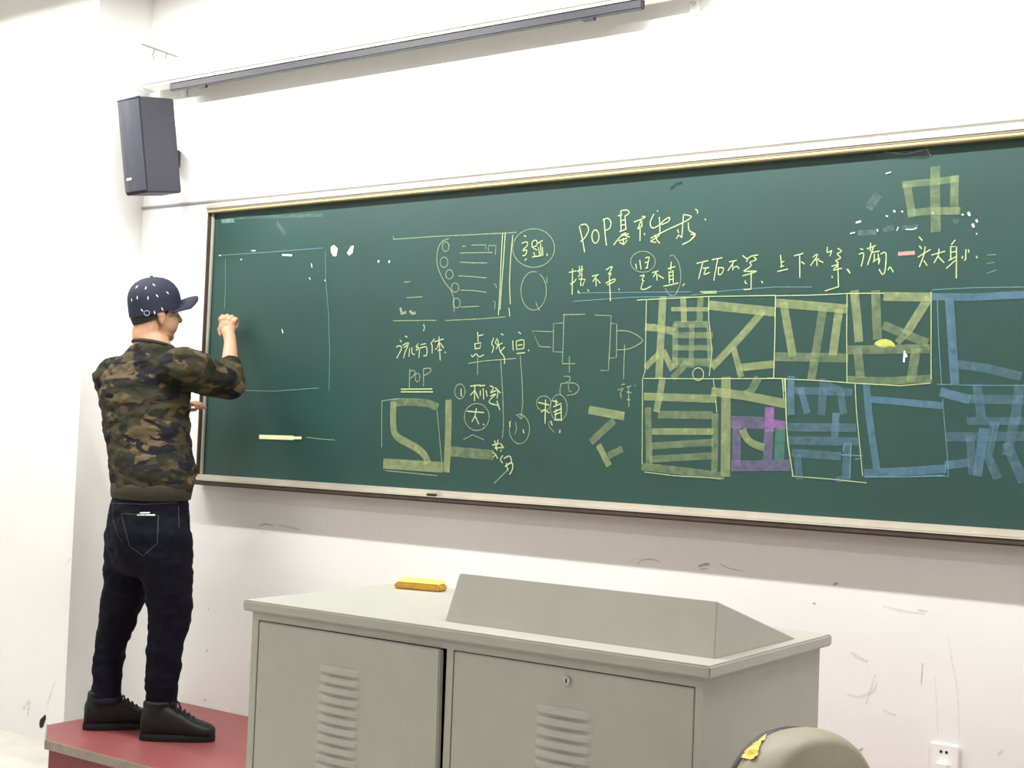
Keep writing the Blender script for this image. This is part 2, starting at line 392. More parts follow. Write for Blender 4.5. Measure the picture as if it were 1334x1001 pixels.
group('chalk_drawing', chalkY, *A, [[(860, 78), (850, 260), (842, 460), (830, 672)], [(880, 75), (865, 300), (850, 500), (842, 630)], [(934, 90), (918, 260), (910, 430), (916, 590)], [(906, 620), (912, 680)]], 1.5)
group('chalk_drawing', chalkYs, *A, [[(120, 620), (130, 660), (160, 650)], [(190, 640), (205, 660), (228, 655)]], 4)
group('chalk_writing', chalkY, *A, [[(1015, 95), (1030, 102)], curve2([(1000, 150), (1035, 140), (1040, 165), (1010, 195)]), curve2([(1005, 205), (1035, 200), (1025, 235), (1005, 240)]), [(1020, 275), (1035, 262)],
    curve2([(1075, 180), (1075, 140), (1105, 130), (1108, 165), (1080, 180), (1110, 200)]), [(1075, 250), (1140, 240)], [(1085, 215), (1095, 245)], [(1115, 150), (1150, 130)], [(1135, 150), (1140, 240)], [(1120, 180), (1128, 235)], [(1148, 180), (1152, 240)], [(1180, 228), (1186, 240)]], 1.7, 'circled yellow handwriting')
group('chalk_drawing', chalkYs, *A, [arc(1085, 185, 152, 140, 0, 360, 26), arc(1085, 495, 92, 140, -60, 285, 26), [(1180, 395), (1182, 440)], [(1100, 578), (1130, 645)]], 1.3, 'thin chalk loop like a letter Q')
B = ((500, 420), 6.67)
group('chalk_writing', chalkY, *B, [[(140, 155), (155, 172)], [(185, 120), (205, 130)], curve2([(108, 215), (135, 205), (155, 220), (140, 260), (112, 312)]), curve2([(165, 200), (205, 180), (215, 190), (175, 220)]), curve2([(210, 205), (185, 260), (172, 315)]), [(225, 225), (218, 300)], curve2([(245, 220), (245, 270), (268, 280)]),
    curve2([(300, 185), (280, 215), (305, 220), (280, 245)]), [(310, 230), (305, 310)], [(320, 195), (365, 185)], curve2([(315, 225), (370, 215), (372, 285), (345, 290)]), curve2([(440, 145), (410, 185), (420, 200), (420, 270)]), [(440, 170), (520, 145)], [(480, 125), (490, 330)], curve2([(480, 170), (465, 220), (445, 235)]), [(490, 180), (520, 225)], [(468, 245), (505, 240)], [(528, 258), (538, 266)],
    [(345, 20), (355, 45), (345, 75)]], 1.7, 'yellow handwritten line of three characters')
group('chalk_writing', chalkYs, *B, [[(225, 405), (222, 580)], curve2([(225, 425), (265, 420), (270, 450), (230, 490)]), arc(292, 480, 20, 38, 0, 360), [(345, 410), (345, 555)], curve2([(345, 405), (400, 400), (405, 430), (350, 465)])], 1.6, 'the letters POP')
group('chalk_writing', chalkY, *B, [[(150, 582), (420, 580)], [(150, 605), (425, 605)]], 2)
group('chalk_writing', chalkY, *B, [[(815, 85), (820, 170)], [(825, 118), (865, 108)], [(790, 185), (795, 235)], [(790, 188), (845, 178), (835, 225), (795, 230)], curve2([(760, 285), (775, 300), (800, 275), (830, 300), (870, 282)]), curve2([(955, 135), (938, 190), (955, 215), (940, 265)]), curve2([(985, 140), (970, 180), (990, 200), (975, 235)]), [(1020, 100), (1038, 112)], [(985, 205), (1030, 180)], curve2([(990, 150), (1010, 250), (1045, 300), (1050, 360)]), [(1050, 215), (1010, 260)],
    [(1170, 85), (1190, 100)], [(1120, 160), (1125, 245)], [(1150, 170), (1155, 240)], curve2([(1150, 165), (1215, 155), (1215, 230)]), [(1165, 200), (1205, 195)], [(1160, 235), (1210, 230)], [(1155, 272), (1225, 265)], [(1255, 240), (1262, 250)]], 1.7, 'yellow handwritten line of three characters above a rule')
group('chalk_drawing', chalkYs, *B, [[(735, 358), (880, 335), (1145, 315)], [(815, 310), (815, 455)], [(1015, 325), (1035, 650), (1040, 900), (1030, 1010)], [(1185, 290), (1200, 480), (1208, 700), (1190, 840)], [(1165, 810), (1190, 842), (1215, 815)]], 1.5)
Cc = ((490, 500), 6.67)
group('chalk_writing', chalkY, *Cc, [[(820, 22), (905, 12)], [(858, 10), (855, 150)], [(855, 60), (820, 100)], [(860, 65), (890, 130)], [(900, 20), (945, 15)], [(930, 40), (935, 135)], [(905, 60), (905, 105)], [(955, 60), (965, 110)], curve2([(990, 20), (1020, 35), (995, 80), (1035, 60)]), curve2([(1035, 35), (1080, 80)]), curve2([(990, 110), (1040, 90), (980, 160), (1060, 190)]), [(1020, 70), (1060, 60), (1050, 130)], [(1050, 150), (1075, 230)], [(738, 45), (740, 110)],
    [(790, 240), (935, 252)], [(872, 215), (858, 285), (832, 332)], [(862, 285), (892, 352)], [(930, 350), (938, 360)], [(1160, 330), (1165, 378)], [(1278, 400), (1284, 432)]], 1.9, 'yellow handwriting with a circled character')
group('chalk_drawing', chalkYs, *Cc, [arc(728, 68, 45, 65, 0, 360, 20), arc(875, 290, 108, 118, 0, 360, 24), [(760, 485), (838, 445), (940, 490)], arc(1245, 395, 88, 128, -110, 215, 22), curve2([(1212, 335), (1220, 390), (1205, 440)])], 1.4)
group('chalk_writing', chalkY, *Cc, [[(1010, 535), (1070, 520)], [(1030, 495), (1050, 580)], [(1060, 490), (1040, 560)], [(1080, 520), (1110, 560)], [(1030, 560), (1100, 555), (1080, 590)], [(1010, 595), (1040, 615), (1015, 640)], [(1040, 620), (1055, 650)], curve2([(1100, 625), (1080, 660), (1100, 690)]), curve2([(1110, 650), (1160, 630), (1175, 680), (1140, 700)]), curve2([(1120, 720), (1180, 690), (1185, 740), (1160, 790)]), [(1130, 690), (1145, 760)]], 2, 'small slanting yellow handwriting')
group('chalk_drawing', chalkYs, *Cc, [[(1155, 735), (1025, 870)], [(50, 150), (48, 555)], [(50, 150), (200, 130)], [(530, 235), (552, 480), (570, 690)], [(80, 755), (530, 800)]], 1.4)
group('chalk_lettering', blockY, *Cc, [(curve2([(150, 165), (148, 300), (152, 395), (185, 465), (290, 525), (380, 580), (425, 630), (448, 685)]), 10), ([(72, 695), (570, 728)], 13.5)], 10, 'broad yellow S-shaped stroke over a bar')
group('chalk_lettering', blockYf, *Cc, [(curve2([(150, 165), (300, 160), (440, 170), (530, 205)]), 10)], 10)
group('chalk_lettering', blockY, *Cc, [([(630, 150), (627, 420), (620, 620), (610, 760)], 10.5)], 10)
group('chalk_lettering', blockYf, *Cc, [([(655, 590), (1010, 620)], 13)], 10)
D = ((690, 390), 4.35)
group('chalk_drawing', chalkYs, *D, [[(190, 88), (315, 85)], [(195, 85), (190, 250), (185, 360)], [(185, 365), (258, 365)], [(225, 325), (225, 415)], [(188, 135), (136, 137), (133, 298), (185, 300)], [(132, 185), (15, 180), (55, 268), (118, 272)], [(372, 90), (462, 94), (455, 250), (446, 405), (400, 403)], [(460, 138), (494, 140), (492, 330), (445, 335)],
    curve2([(498, 178), (560, 182), (610, 205), (640, 235), (610, 260), (560, 282), (498, 287)]), [(538, 258), (532, 450)], curve2([(195, 438), (225, 438), (228, 460), (205, 470)]), curve2([(178, 480), (172, 520), (176, 545)]), curve2([(178, 478), (250, 475), (280, 500), (260, 535), (210, 545)]), [(220, 480), (222, 520), (240, 525)]], 1.5, 'thin sketch of a stroke shape between brackets')
group('chalk_writing', chalkYs, *D, [[(520, 485), (540, 480)], curve2([(500, 515), (530, 505), (515, 530), (520, 560)]), [(550, 500), (575, 490)], [(548, 525), (578, 530)], [(560, 495), (562, 610)], [(550, 570), (570, 570)], [(595, 488), (600, 492)]], 1.6)
group('chalk_writing', chalkY, *D, [[(50, 585), (110, 600)], [(90, 570), (87, 705)], [(85, 625), (65, 640)], [(92, 630), (110, 645)], [(130, 575), (160, 585)], [(135, 610), (180, 590)], [(150, 570), (150, 600)], [(135, 640), (180, 620)], [(140, 655), (180, 640)], [(150, 625), (145, 680)], [(178, 600), (180, 690)], [(140, 685), (180, 680)], [(120, 690), (128, 715)], [(172, 742), (170, 758)]], 2)
group('chalk_drawing', chalkYs, *D, [arc(80, 590, 42, 42, 0, 360, 18), arc(165, 615, 48, 75, 0, 360, 20), curve2([(112, 690), (110, 720), (140, 755)])], 1.3)
group('chalk_lettering', blockY, *D, [([(340, 628), (530, 662)], 11), ([(392, 830), (448, 940)], 9)], 10, 'loose broad yellow strokes')
group('chalk_lettering', blockYf, *D, [([(475, 692), (350, 808)], 10), ([(450, 885), (522, 850)], 9)], 10)
E5 = ((740, 260), 7.15)
group('chalk_writing', chalkY, *E5, [[(105, 250), (130, 350), (155, 490)], curve2([(115, 240), (165, 232), (192, 280), (160, 350), (118, 392)]), arc(255, 345, 33, 62, 0, 360, 18), [(335, 180), (345, 320), (358, 428)], curve2([(325, 190), (370, 175), (400, 215), (385, 270), (340, 290)]),
    curve2([(465, 150), (500, 145), (490, 110), (545, 98), (570, 125), (530, 155)]), [(490, 140), (495, 290)], [(530, 150), (540, 280)], [(500, 195), (535, 190)], [(495, 240), (535, 232)], [(480, 300), (545, 275)], [(495, 330), (540, 310)], curve2([(565, 320), (490, 345), (425, 425)]), [(530, 335), (575, 350)], [(470, 385), (550, 360)], [(515, 360), (515, 420)], [(480, 400), (520, 420), (550, 380)],
    curve2([(615, 210), (680, 185), (720, 162), (690, 158)]), curve2([(680, 195), (660, 250), (650, 275), (690, 245)]), [(688, 200), (690, 255)], [(672, 270), (670, 385)], [(708, 315), (716, 330)],
    [(830, 105), (838, 110)], curve2([(800, 135), (765, 215), (785, 265), (840, 245), (900, 190), (945, 168), (935, 205), (870, 235)]), curve2([(850, 165), (855, 250), (850, 330), (800, 370), (770, 390), (820, 400)]), curve2([(810, 330), (830, 380), (855, 408)]), curve2([(770, 360), (850, 320), (950, 270), (1080, 210), (1150, 160), (1080, 140)]), [(1075, 140), (1060, 355)], [(1020, 280), (1030, 310)], [(1010, 365), (1030, 330), (1055, 350)], curve2([(1120, 215), (1130, 290), (1185, 325), (1140, 380), (1065, 420)]), curve2([(1185, 90), (1205, 105), (1205, 130)]), [(1275, 180), (1282, 192)]], 1.9, 'large yellow heading that starts with POP')
group('chalk_writing', chalkY, *E5, [[(10, 680), (75, 665)], [(42, 645), (38, 885)], curve2([(22, 790), (60, 765), (75, 740)]), [(85, 670), (140, 650)], [(105, 620), (108, 690)], [(130, 618), (128, 680)], curve2([(95, 720), (130, 690), (120, 760)]), [(100, 740), (160, 745), (135, 805)], [(118, 770), (120, 805)], [(92, 850), (105, 875)], [(185, 840), (192, 858)],
    [(225, 715), (285, 700)], [(265, 708), (232, 765)], [(260, 730), (262, 808)], [(270, 745), (300, 778)], curve2([(355, 655), (400, 628), (410, 635), (375, 700)]), curve2([(375, 690), (400, 690), (385, 720)]), curve2([(350, 780), (430, 740), (430, 765), (365, 795)]), [(385, 720), (395, 945)], [(472, 832), (480, 842)],
    [(630, 600), (640, 645)], [(668, 565), (680, 650)], curve2([(720, 545), (755, 540), (745, 590), (735, 640)]), [(715, 590), (750, 580)], [(720, 640), (745, 636)], curve2([(670, 715), (710, 705), (690, 745), (710, 760)]), curve2([(700, 760), (680, 830), (720, 835), (772, 808)]), [(785, 682), (840, 665)], [(825, 670), (795, 720)], [(825, 690), (830, 755)], [(840, 705), (890, 735)],
    [(930, 645), (998, 625)], [(962, 580), (955, 660)], [(940, 670), (945, 780)], [(978, 660), (980, 775)], [(945, 680), (975, 672)], [(945, 715), (975, 708)], [(945, 748), (975, 742)], [(890, 808), (960, 795), (1025, 778)], [(1068, 805), (1085, 785)]], 1.8, 'yellow handwriting left half of the second line')
group('chalk_drawing', chalkYs, *E5, [arc(698, 580, 115, 98, 0, 360, 24), curve2([(905, 830), (950, 890), (1000, 885), (1040, 800), (1050, 700), (1030, 590), (980, 520), (950, 530)])], 1.2)
F6 = ((900, 300), 6.352)
group('chalk_writing', chalkY, *F6, [[(48, 275), (142, 252)], [(98, 270), (65, 402)], [(100, 315), (150, 310)], curve2([(125, 318), (110, 365), (155, 350)]), [(175, 245), (260, 228)], [(222, 240), (190, 415)], curve2([(225, 310), (270, 315), (255, 360), (228, 365), (230, 315)]), [(318, 262), (378, 250)], [(358, 258), (308, 335)], [(345, 285), (348, 330)], curve2([(355, 310), (380, 300), (400, 318)]),
    curve2([(428, 210), (465, 235), (500, 215), (555, 205)]), [(470, 240), (460, 260)], curve2([(520, 220), (540, 245), (490, 265), (500, 290), (470, 320)]), curve2([(470, 318), (440, 340), (545, 340), (430, 378)]), [(500, 345), (498, 488)], [(498, 488), (440, 492)], curve2([(450, 418), (450, 435), (465, 442)]), [(585, 422), (595, 438)],
    [(742, 205), (750, 300)], [(745, 268), (772, 258)], [(740, 305), (770, 295)], [(718, 342), (802, 322)], [(855, 212), (930, 192)], [(900, 205), (902, 392)], [(915, 262), (940, 280)], curve2([(1010, 225), (1040, 200), (1045, 215), (1000, 280), (990, 292)]), [(1015, 252), (1060, 235)], [(1042, 245), (1045, 295)], [(1058, 250), (1095, 268)],
    curve2([(1130, 140), (1130, 185), (1165, 170), (1150, 215)]), curve2([(1215, 150), (1248, 175), (1212, 195), (1240, 230), (1200, 250), (1220, 270)]), curve2([(1165, 300), (1220, 285), (1180, 330), (1250, 315)]), [(1215, 260), (1222, 468)], [(1222, 468), (1110, 503)], [(1168, 380), (1170, 395)], [(1298, 322), (1315, 352)], curve2([(0, 35), (35, 40), (0, 75)])], 1.9, 'yellow handwriting in the middle of the second line')
group('chalk_drawing', chalkB, *F6, [[(0, 540), (300, 500), (700, 470), (1000, 470)], [(-980, 590), (-500, 555), (0, 548)], [(-940, 520), (0, 510)]], 1.2)
group('chalk_writing', chalkY, *F6, [[(78, 510), (215, 506)], [(100, 520), (210, 520)]], 1.6)
G7 = ((1100, 200), 5.269)
group('chalk_writing', chalkY, *G7, [[(18, 795), (40, 822)], [(110, 655), (128, 660)], curve2([(100, 692), (132, 685), (125, 740), (115, 775)]), [(155, 655), (215, 632)], [(180, 615), (178, 670)], [(200, 640), (160, 765)], [(190, 680), (240, 670)], [(205, 690), (205, 740)], [(232, 690), (238, 750)], curve2([(195, 745), (240, 720), (235, 760)]), curve2([(250, 690), (285, 685), (280, 800), (262, 830), (238, 795)]), curve2([(300, 800), (315, 780), (335, 815)]),
    [(515, 635), (530, 655)], [(512, 572), (535, 598)], [(555, 640), (545, 700), (515, 778)], [(505, 712), (590, 660)], [(545, 735), (568, 770)], [(598, 698), (690, 672)], [(650, 655), (645, 700), (615, 752)], [(645, 710), (685, 750)], [(760, 595), (735, 625)], [(728, 640), (770, 640), (768, 855)], [(730, 640), (730, 730)], [(730, 680), (765, 672)], [(715, 735), (765, 710)], [(700, 790), (760, 735)], [(835, 660), (832, 730), (822, 735)], [(812, 705), (808, 722)], [(852, 660), (855, 680)], [(905, 705), (912, 718)]], 2, 'yellow handwriting right end of the second line')
group('chalk_lettering', blockYf, *G7, [([(625, 98), (622, 250), (628, 530)], 13), ([(405, 215), (600, 195), (780, 175)], 9), ([(430, 215), (465, 430)], 10.5), ([(755, 160), (755, 410)], 11), ([(440, 410), (600, 395), (788, 395)], 10)], 10, 'broad yellow character in the upper right corner')
group('chalk_drawing', dust_m, *G7, [([(100, 545), (215, 540)], 7), ([(270, 525), (335, 510)], 7), ([(400, 515), (500, 505)], 7), ([(750, 470), (780, 460)], 6), ([(170, 370), (230, 290)], 12)], 5)
group('chalk_drawing', chalkW, *G7, [([(80, 475), (112, 466)], 2.4), ([(340, 392), (346, 402)], 2.4), ([(285, 428), (298, 432)], 2), ([(392, 398), (402, 400)], 2), ([(850, 405), (860, 425)], 3), ([(880, 485), (888, 505)], 3), ([(905, 455), (912, 472)], 2.4), ([(805, 418), (818, 422)], 2), ([(40, 550), (72, 542)], 1.5), ([(225, 520), (230, 535)], 1.6), ([(285, 138), (318, 128)], 1.6), ([(905, 550), (910, 553)], 2), ([(420, 520), (470, 522), (495, 510)], 1.5), ([(360, 530), (370, 505)], 1.4), ([(604, 408), (610, 414)], 2)], 2)
group('chalk_drawing', chalkB, *G7, [[(980, 698), (1040, 694)], [(980, 755), (1028, 748)], [(980, 825), (1040, 800)]], 1.5)
group('chalk_drawing', chalkR, *G7, [([(372, 690), (480, 682)], 5)], 5, 'short pink chalk mark')
H8 = ((270, 270), 2.86)
group('chalk_drawing', chalkB, *H8, [[(40, 180), (200, 170), (430, 152)], [(440, 165), (442, 280), (452, 400), (456, 540), (454, 685)], [(100, 682), (250, 686), (415, 674)], [(68, 190), (68, 300), (64, 380)]], 1.1, 'thin blue rectangle being drawn')
group('chalk_drawing', chalkW, *H8, [([(636, 202), (640, 202)], 3), ([(676, 203), (680, 203)], 3), ([(280, 178), (315, 180)], 2.4), ([(125, 195), (128, 195)], 2), ([(165, 162), (180, 162)], 1.5), ([(278, 455), (282, 470)], 1.6), ([(388, 210), (390, 225)], 1.4), ([(380, 262), (384, 270)], 1.4), ([(44, 180), (50, 180)], 1.6), ([(437, 272), (440, 274)], 1.6)], 2)
r = Ribbons(YBD)
for q in ([(431, 322), (435, 319), (440, 324), (438, 334), (434, 334), (431, 328)], [(452, 330), (457, 321), (461, 320), (459, 330), (455, 333)]): r.poly(q)
r.done('chalk_drawing', chalkC, board)
group('chalk_drawing', chalkC, *H8, [([(195, 856), (320, 860)], 5.5), ([(318, 860), (350, 860)], 3.5)], 5, 'short thick cream chalk bar')
group('chalk_drawing', chalkYs, *H8, [[(370, 858), (420, 864), (475, 868)]], 1.3)
group('dust_smear', dust_m, *H8, [([(100, 40), (430, 30)], 4), ([(260, 60), (290, 100)], 6)], 5)
I9 = ((830, 380), 7.021)
group('chalk_lettering', blockY, *I9, [([(235, 58), (222, 330), (210, 560), (200, 785)], 11), ([(80, 325), (200, 335), (335, 365)], 9.5), ([(200, 570), (80, 690)], 8.5), ([(240, 545), (320, 710)], 8.5), ([(420, 60), (430, 270)], 8.5), ([(318, 160), (650, 165)], 5.5)], 10, 'broad yellow character in the first ruled cell')
group('chalk_lettering', blockYf, *I9, [([(580, 60), (570, 270)], 9), ([(345, 300), (640, 300)], 8.5), ([(350, 300), (345, 690)], 8.5), ([(500, 300), (495, 690)], 7.5), ([(655, 330), (665, 690)], 6), ([(340, 400), (685, 400)], 8), ([(340, 515), (690, 515)], 7), ([(330, 640), (690, 650)], 10), ([(455, 650), (330, 790)], 9)], 10)
group('chalk_lettering', blockY, *I9, [([(660, 125), (950, 155), (1255, 185)], 12), ([(1145, 185), (980, 380), (690, 690)], 10), ([(885, 525), (950, 775)], 8.5), ([(950, 695), (1250, 665)], 10)], 10, 'broad yellow character in the second ruled cell')
group('chalk_drawing', chalkY, *I9, [[(85, 75), (78, 450), (72, 730), (50, 800), (45, 1580)], [(655, 45), (655, 250), (685, 550), (660, 770)], [(1265, 35), (1260, 400), (1250, 780)], [(0, 78), (650, 45), (1265, 35)], [(65, 795), (640, 798), (1330, 795)], arc(558, 755, 50, 58, 0, 360, 18)], 1.3)
J = ((830, 490), 6.352)
group('chalk_lettering', blockY, *J, [([(210, 20), (190, 150), (160, 290)], 9.5), ([(65, 170), (650, 190)], 10), ([(130, 460), (630, 460)], 8.5), ([(735, 20), (735, 310), (730, 820)], 13.5)], 10, 'broad yellow character at the left end of the lower row')
group('chalk_lettering', blockYf, *J, [([(180, 320), (620, 325)], 10), ([(90, 270), (100, 730)], 9.5), ([(645, 320), (640, 780)], 9.5), ([(120, 580), (620, 550)], 9), ([(110, 690), (630, 660)], 9), ([(45, 750), (400, 790), (715, 830)], 10)], 10)
group('chalk_lettering', blockY, *J, [([(625, 130), (900, 165), (1225, 230)], 11.5), (curve2([(875, 450), (910, 520), (970, 565), (1045, 590)]), 9.5)], 10, 'broad yellow and purple character in the lower row')
group('chalk_lettering', blockYf, *J, [([(1000, 20), (940, 130), (900, 150)], 11)], 10)
group('chalk_lettering', blockP, *J, [([(1095, 270), (1095, 450)], 13), ([(1060, 385), (1220, 410)], 11)], 10)
m_ = mat('violet_chalk_block_faint', (140, 120, 162), .9, var=.15, vscale=40, alpha=0.32, ascale=55)
group('chalk_lettering', m_, *J, [([(1090, 450), (1080, 690)], 13), ([(790, 380), (1050, 390)], 16), ([(825, 390), (820, 740)], 12), ([(790, 745), (1255, 740)], 14)], 10)
group('chalk_lettering', mat('teal_chalk_block_faint', (96, 156, 140), .9, alpha=.3, ascale=55), *J, [([(1185, 450), (1175, 690)], 14)], 10)
group('chalk_drawing', chalkY, *J, [[(630, 30), (640, 100)], [(1205, 20), (1212, 190)], [(1225, 20), (1230, 300), (1245, 560), (1290, 820)], [(60, 795), (300, 825), (700, 850)], [(650, 200), (660, 300)]], 1.2)
K = ((1000, 370), 5.8)
group('chalk_lettering', blockY, *K, [([(70, 145), (320, 165), (595, 190)], 11.5), ([(120, 150), (155, 350), (190, 540)], 11), ([(540, 200), (510, 400), (495, 530)], 11.5)], 10, 'broad yellow character in the third ruled cell')
group('chalk_lettering', blockYf, *K, [([(420, 180), (370, 480), (330, 720)], 11.5), ([(60, 550), (600, 560)], 11.5)], 10)
group('chalk_lettering', blockY, *K, [([(655, 60), (675, 250), (690, 430)], 11.5), ([(885, 95), (1235, 100)], 11.5), ([(1215, 110), (1050, 370)], 12)], 10, 'broad yellow character in the fourth ruled cell')
group('chalk_lettering', blockYf, *K, [([(815, 60), (830, 410)], 12), ([(880, 315), (1200, 445)], 11.5), ([(1050, 370), (985, 440)], 9), ([(605, 500), (900, 495), (1215, 490)], 11.5), ([(680, 500), (700, 700)], 12), ([(1120, 500), (1085, 730)], 12.5), ([(610, 725), (900, 735), (1235, 715)], 10)], 10)
r = Ribbons(YBD-.0002); r.poly([(1000+x/5.8, 370+y/5.8) for x, y in ((805, 455), (820, 435), (850, 420), (890, 416), (930, 428), (955, 450), (968, 478), (920, 470), (880, 480), (840, 475))]); r.done('chalk_lettering', mat('bright_yellow_chalk', (196, 198, 96), .9, alpha=.75), board)
group('chalk_drawing', chalkW, *K, [([(1035, 508), (1030, 590)], 2.6), ([(1042, 530), (1050, 552)], 2.6)], 2)
group('chalk_drawing', chalkY, *K, [[(60, 85), (55, 400), (45, 710)], [(600, 80), (597, 400), (600, 740)], [(60, 90), (330, 85), (620, 72), (880, 70)], [(1235, 60), (1235, 720)], [(0, 712), (380, 730), (620, 748), (1000, 770), (1230, 750)], [(110, 715), (118, 810)], [(128, 712), (130, 812)]], 1.4)
L_ = ((1015, 485), 6.064)
group('chalk_lettering', blockB, *L_, [([(95, 40), (92, 180), (95, 330)], 10), ([(170, 130), (222, 320)], 9), ([(450, 330), (438, 510)], 10), ([(690, 100), (705, 300), (740, 560), (770, 755)], 9.5), ([(730, 215), (1285, 265)], 9), ([(680, 800), (1000, 785), (1310, 765)], 11)], 10, 'broad blue characters in the lower row')
group('chalk_lettering', blockBf, *L_, [([(130, 145), (570, 160)], 10), ([(350, 60), (335, 330)], 11), ([(390, 110), (480, 140), (510, 325)], 10), ([(75, 435), (600, 440)], 11), ([(80, 540), (620, 550)], 11), ([(110, 640), (480, 665)], 11), ([(145, 660), (160, 840)], 10), ([(540, 560), (525, 840)], 10.5), ([(455, 850), (560, 840)], 8)], 10)
group('chalk_drawing', chalkB, *L_, [[(488, 655), (660, 660)], [(515, 565), (505, 620)], [(568, 560), (560, 830)], [(600, 690), (650, 680)], [(675, 828), (1000, 828), (1310, 815)]], 2)
group('chalk_drawing', chalkY, *L_, [[(50, 50), (60, 450), (80, 620), (108, 820)], [(600, 90), (610, 300), (635, 560), (660, 820)], [(100, 822), (400, 845), (690, 875)]], 1.3)
M = ((1200, 360), 6.672)
group('chalk_lettering', blockB, *M, [([(95, 180), (450, 182), (1100, 150)], 9.5)], 10, 'broad blue frame in the last ruled cell of the upper row')
group('chalk_lettering', blockB, *M, [([(245, 195), (262, 450), (278, 700), (295, 930)], 11.5)], 10)
group('chalk_lettering', blockBf, *M, [([(300, 765), (560, 800), (860, 870)], 11.5)], 10)
group('chalk_drawing', chalkB, *M, [[(95, 118), (450, 100), (1100, 90)], [(140, 210), (155, 600), (178, 945)], [(135, 940), (500, 950), (1100, 948)]], 1.4)
N = ((1200, 480), 6.254)
group('chalk_lettering', blockB, *N, [([(165, 195), (385, 255)], 12), ([(205, 790), (385, 770)], 11), ([(510, 500), (460, 870)], 12)], 10, 'broad blue character at the right end of the lower row')
group('chalk_lettering', blockBf, *N, [([(455, 140), (490, 390)], 12), ([(390, 250), (900, 258)], 12), ([(380, 430), (900, 430)], 10), ([(205, 560), (900, 555)], 12), ([(400, 560), (420, 860)], 11), ([(800, 145), (770, 400), (700, 700)], 13), ([(600, 450), (545, 720), (620, 890)], 12), ([(700, 620), (830, 920)], 13)], 10)
group('chalk_drawing', chalkB, *N, [[(175, 250), (190, 450), (215, 720), (222, 890)], [(595, 445), (545, 700)], [(0, 880), (215, 880)]], 1.4)
# remains of tape and stickers
r = Ribbons(YBD); r.poly([(1140, 199), (1150, 195), (1212, 191), (1214, 203), (1205, 207), (1160, 207), (1142, 206)]); r.done('tape_remnant', tapeD_m, board)
r = Ribbons(YBD-.0004); r.stroke([(1152, 198), (1180, 201), (1210, 194)], 2); r.stroke([(1206, 192), (1212, 203)], 2); r.done('tape_remnant', tape_m, board)
r = Ribbons(YBD); r.poly([(288, 286), (304, 284), (306, 290), (289, 291)]); r.done('tape_remnant', tape_m, board)
r = Ribbons(YBD); r.stroke([(874, 246), (880, 240), (888, 238)], 4); r.done('dust_smear', tapeD_m, board)
# bits of chalk and a crumb lying on the tray
p = W(560, 641, -.06)
bm = bmesh.new(); tube(bm, [(p.x-.01, -.06, -.2295), (p.x+.025, -.056, -.2295)], .005, 10)
tag(obj('chalk_stub', bm, black_m, None, True, (p.x, -.06, -.2345)), 'small dark chalk stub lying on the chalk tray', 'chalk')

# ------------------------------------------------------------------ projection screen housing
t = thing('projector_screen', 'white rolled-up projection screen housing with a black bottom bar', 'screen', (-3.4, -.08, 1.49))
bm = bmesh.new(); box(bm, (-4.81, -.135, 1.495), (-2.02, -.04, 1.605), .012); obj('screen_housing', bm, white_m, t)
bm = bmesh.new(); box(bm, (-4.835, -.138, 1.492), (-4.81, -.037, 1.608), .008); obj('end_cap', bm, white_m, t)
bm = bmesh.new(); box(bm, (-4.63, -.118, 1.462), (-2.25, -.095, 1.4955), .004); obj('bottom_bar', bm, bar_m, t)
for x in (-4.43, -2.47):
    bm = bmesh.new(); box(bm, (x-.02, -.115, 1.452), (x+.03, -.098, 1.4625), .003); obj('bar_clip', bm, bar_m, t)
for p in ((240, 118), (905, 8)):
    q = W(*p, -.005)
    b_ = thing('wall_bracket', 'small white wall bracket below the left end of the screen housing' if p[0] < 500 else 'small white wall bracket past the right end of the black screen bar', 'bracket', (q.x, -.001, q.z), 'screen brackets')
    bm = bmesh.new(); box(bm, (q.x-.018, -.012, q.z-.03), (q.x+.018, -.001, q.z+.03), .004); obj('bracket_plate', bm, white_m, b_)
    bm = bmesh.new(); tube(bm, [(q.x, -.012, q.z+.008), (q.x, -.02, q.z+.008)], .008, 10); obj('screw', bm, chrome_m, b_)
t = thing('ceiling_bracket', 'thin metal hanging arm above the left end of the screen housing', 'bracket', (-4.72, -.001, 1.655))
bm = bmesh.new(); tube(bm, [(-4.72, -.001, 1.655), (-4.735, -.19, 1.665)], .004, 8); obj('arm', bm, MATS['shade_line_and_arm_grey'], t)
for y in (-.06, -.13):
    bm = bmesh.new(); tube(bm, [(-4.725, y, 1.655), (-4.735, y, 1.635), (-4.725, y, 1.612)], .004, 8); obj('hook', bm, MATS['shade_line_and_arm_grey'], t)

# ------------------------------------------------------------------ loudspeaker in the corner
sc_ = Vector((-4.631, -.215, 1.193))
t = thing('loudspeaker', 'dark grey loudspeaker mounted high in the corner left of the board', 'speaker', sc_ - Vector((0, 0, .2)))
tilt = Matrix.Translation(sc_) @ Matrix.Rotation(math.radians(-6), 4, 'Z') @ Matrix.Rotation(math.radians(9), 4, 'X')
def spk(prof, z0, z1):
    b = bmesh.new(); prism(b, prof, z0, z1); return b
hw, dp, hh = .082, .100, .203
bm = spk([(-hw, -dp+.02), (hw, -dp+.02), (hw*.92, dp), (-hw*.92, dp)], -hh, hh)
bmesh.ops.bevel(bm, geom=bm.edges[:], offset=.005, segments=2, affect='EDGES'); bmesh.ops.transform(bm, matrix=tilt, verts=bm.verts); obj('cabinet', bm, spk_m, t)
arcp = [(-hw+.004+(2*hw-.008)*i/12, -dp+.018-.028*math.sin(math.pi*(i/12))**.8) for i in range(13)]
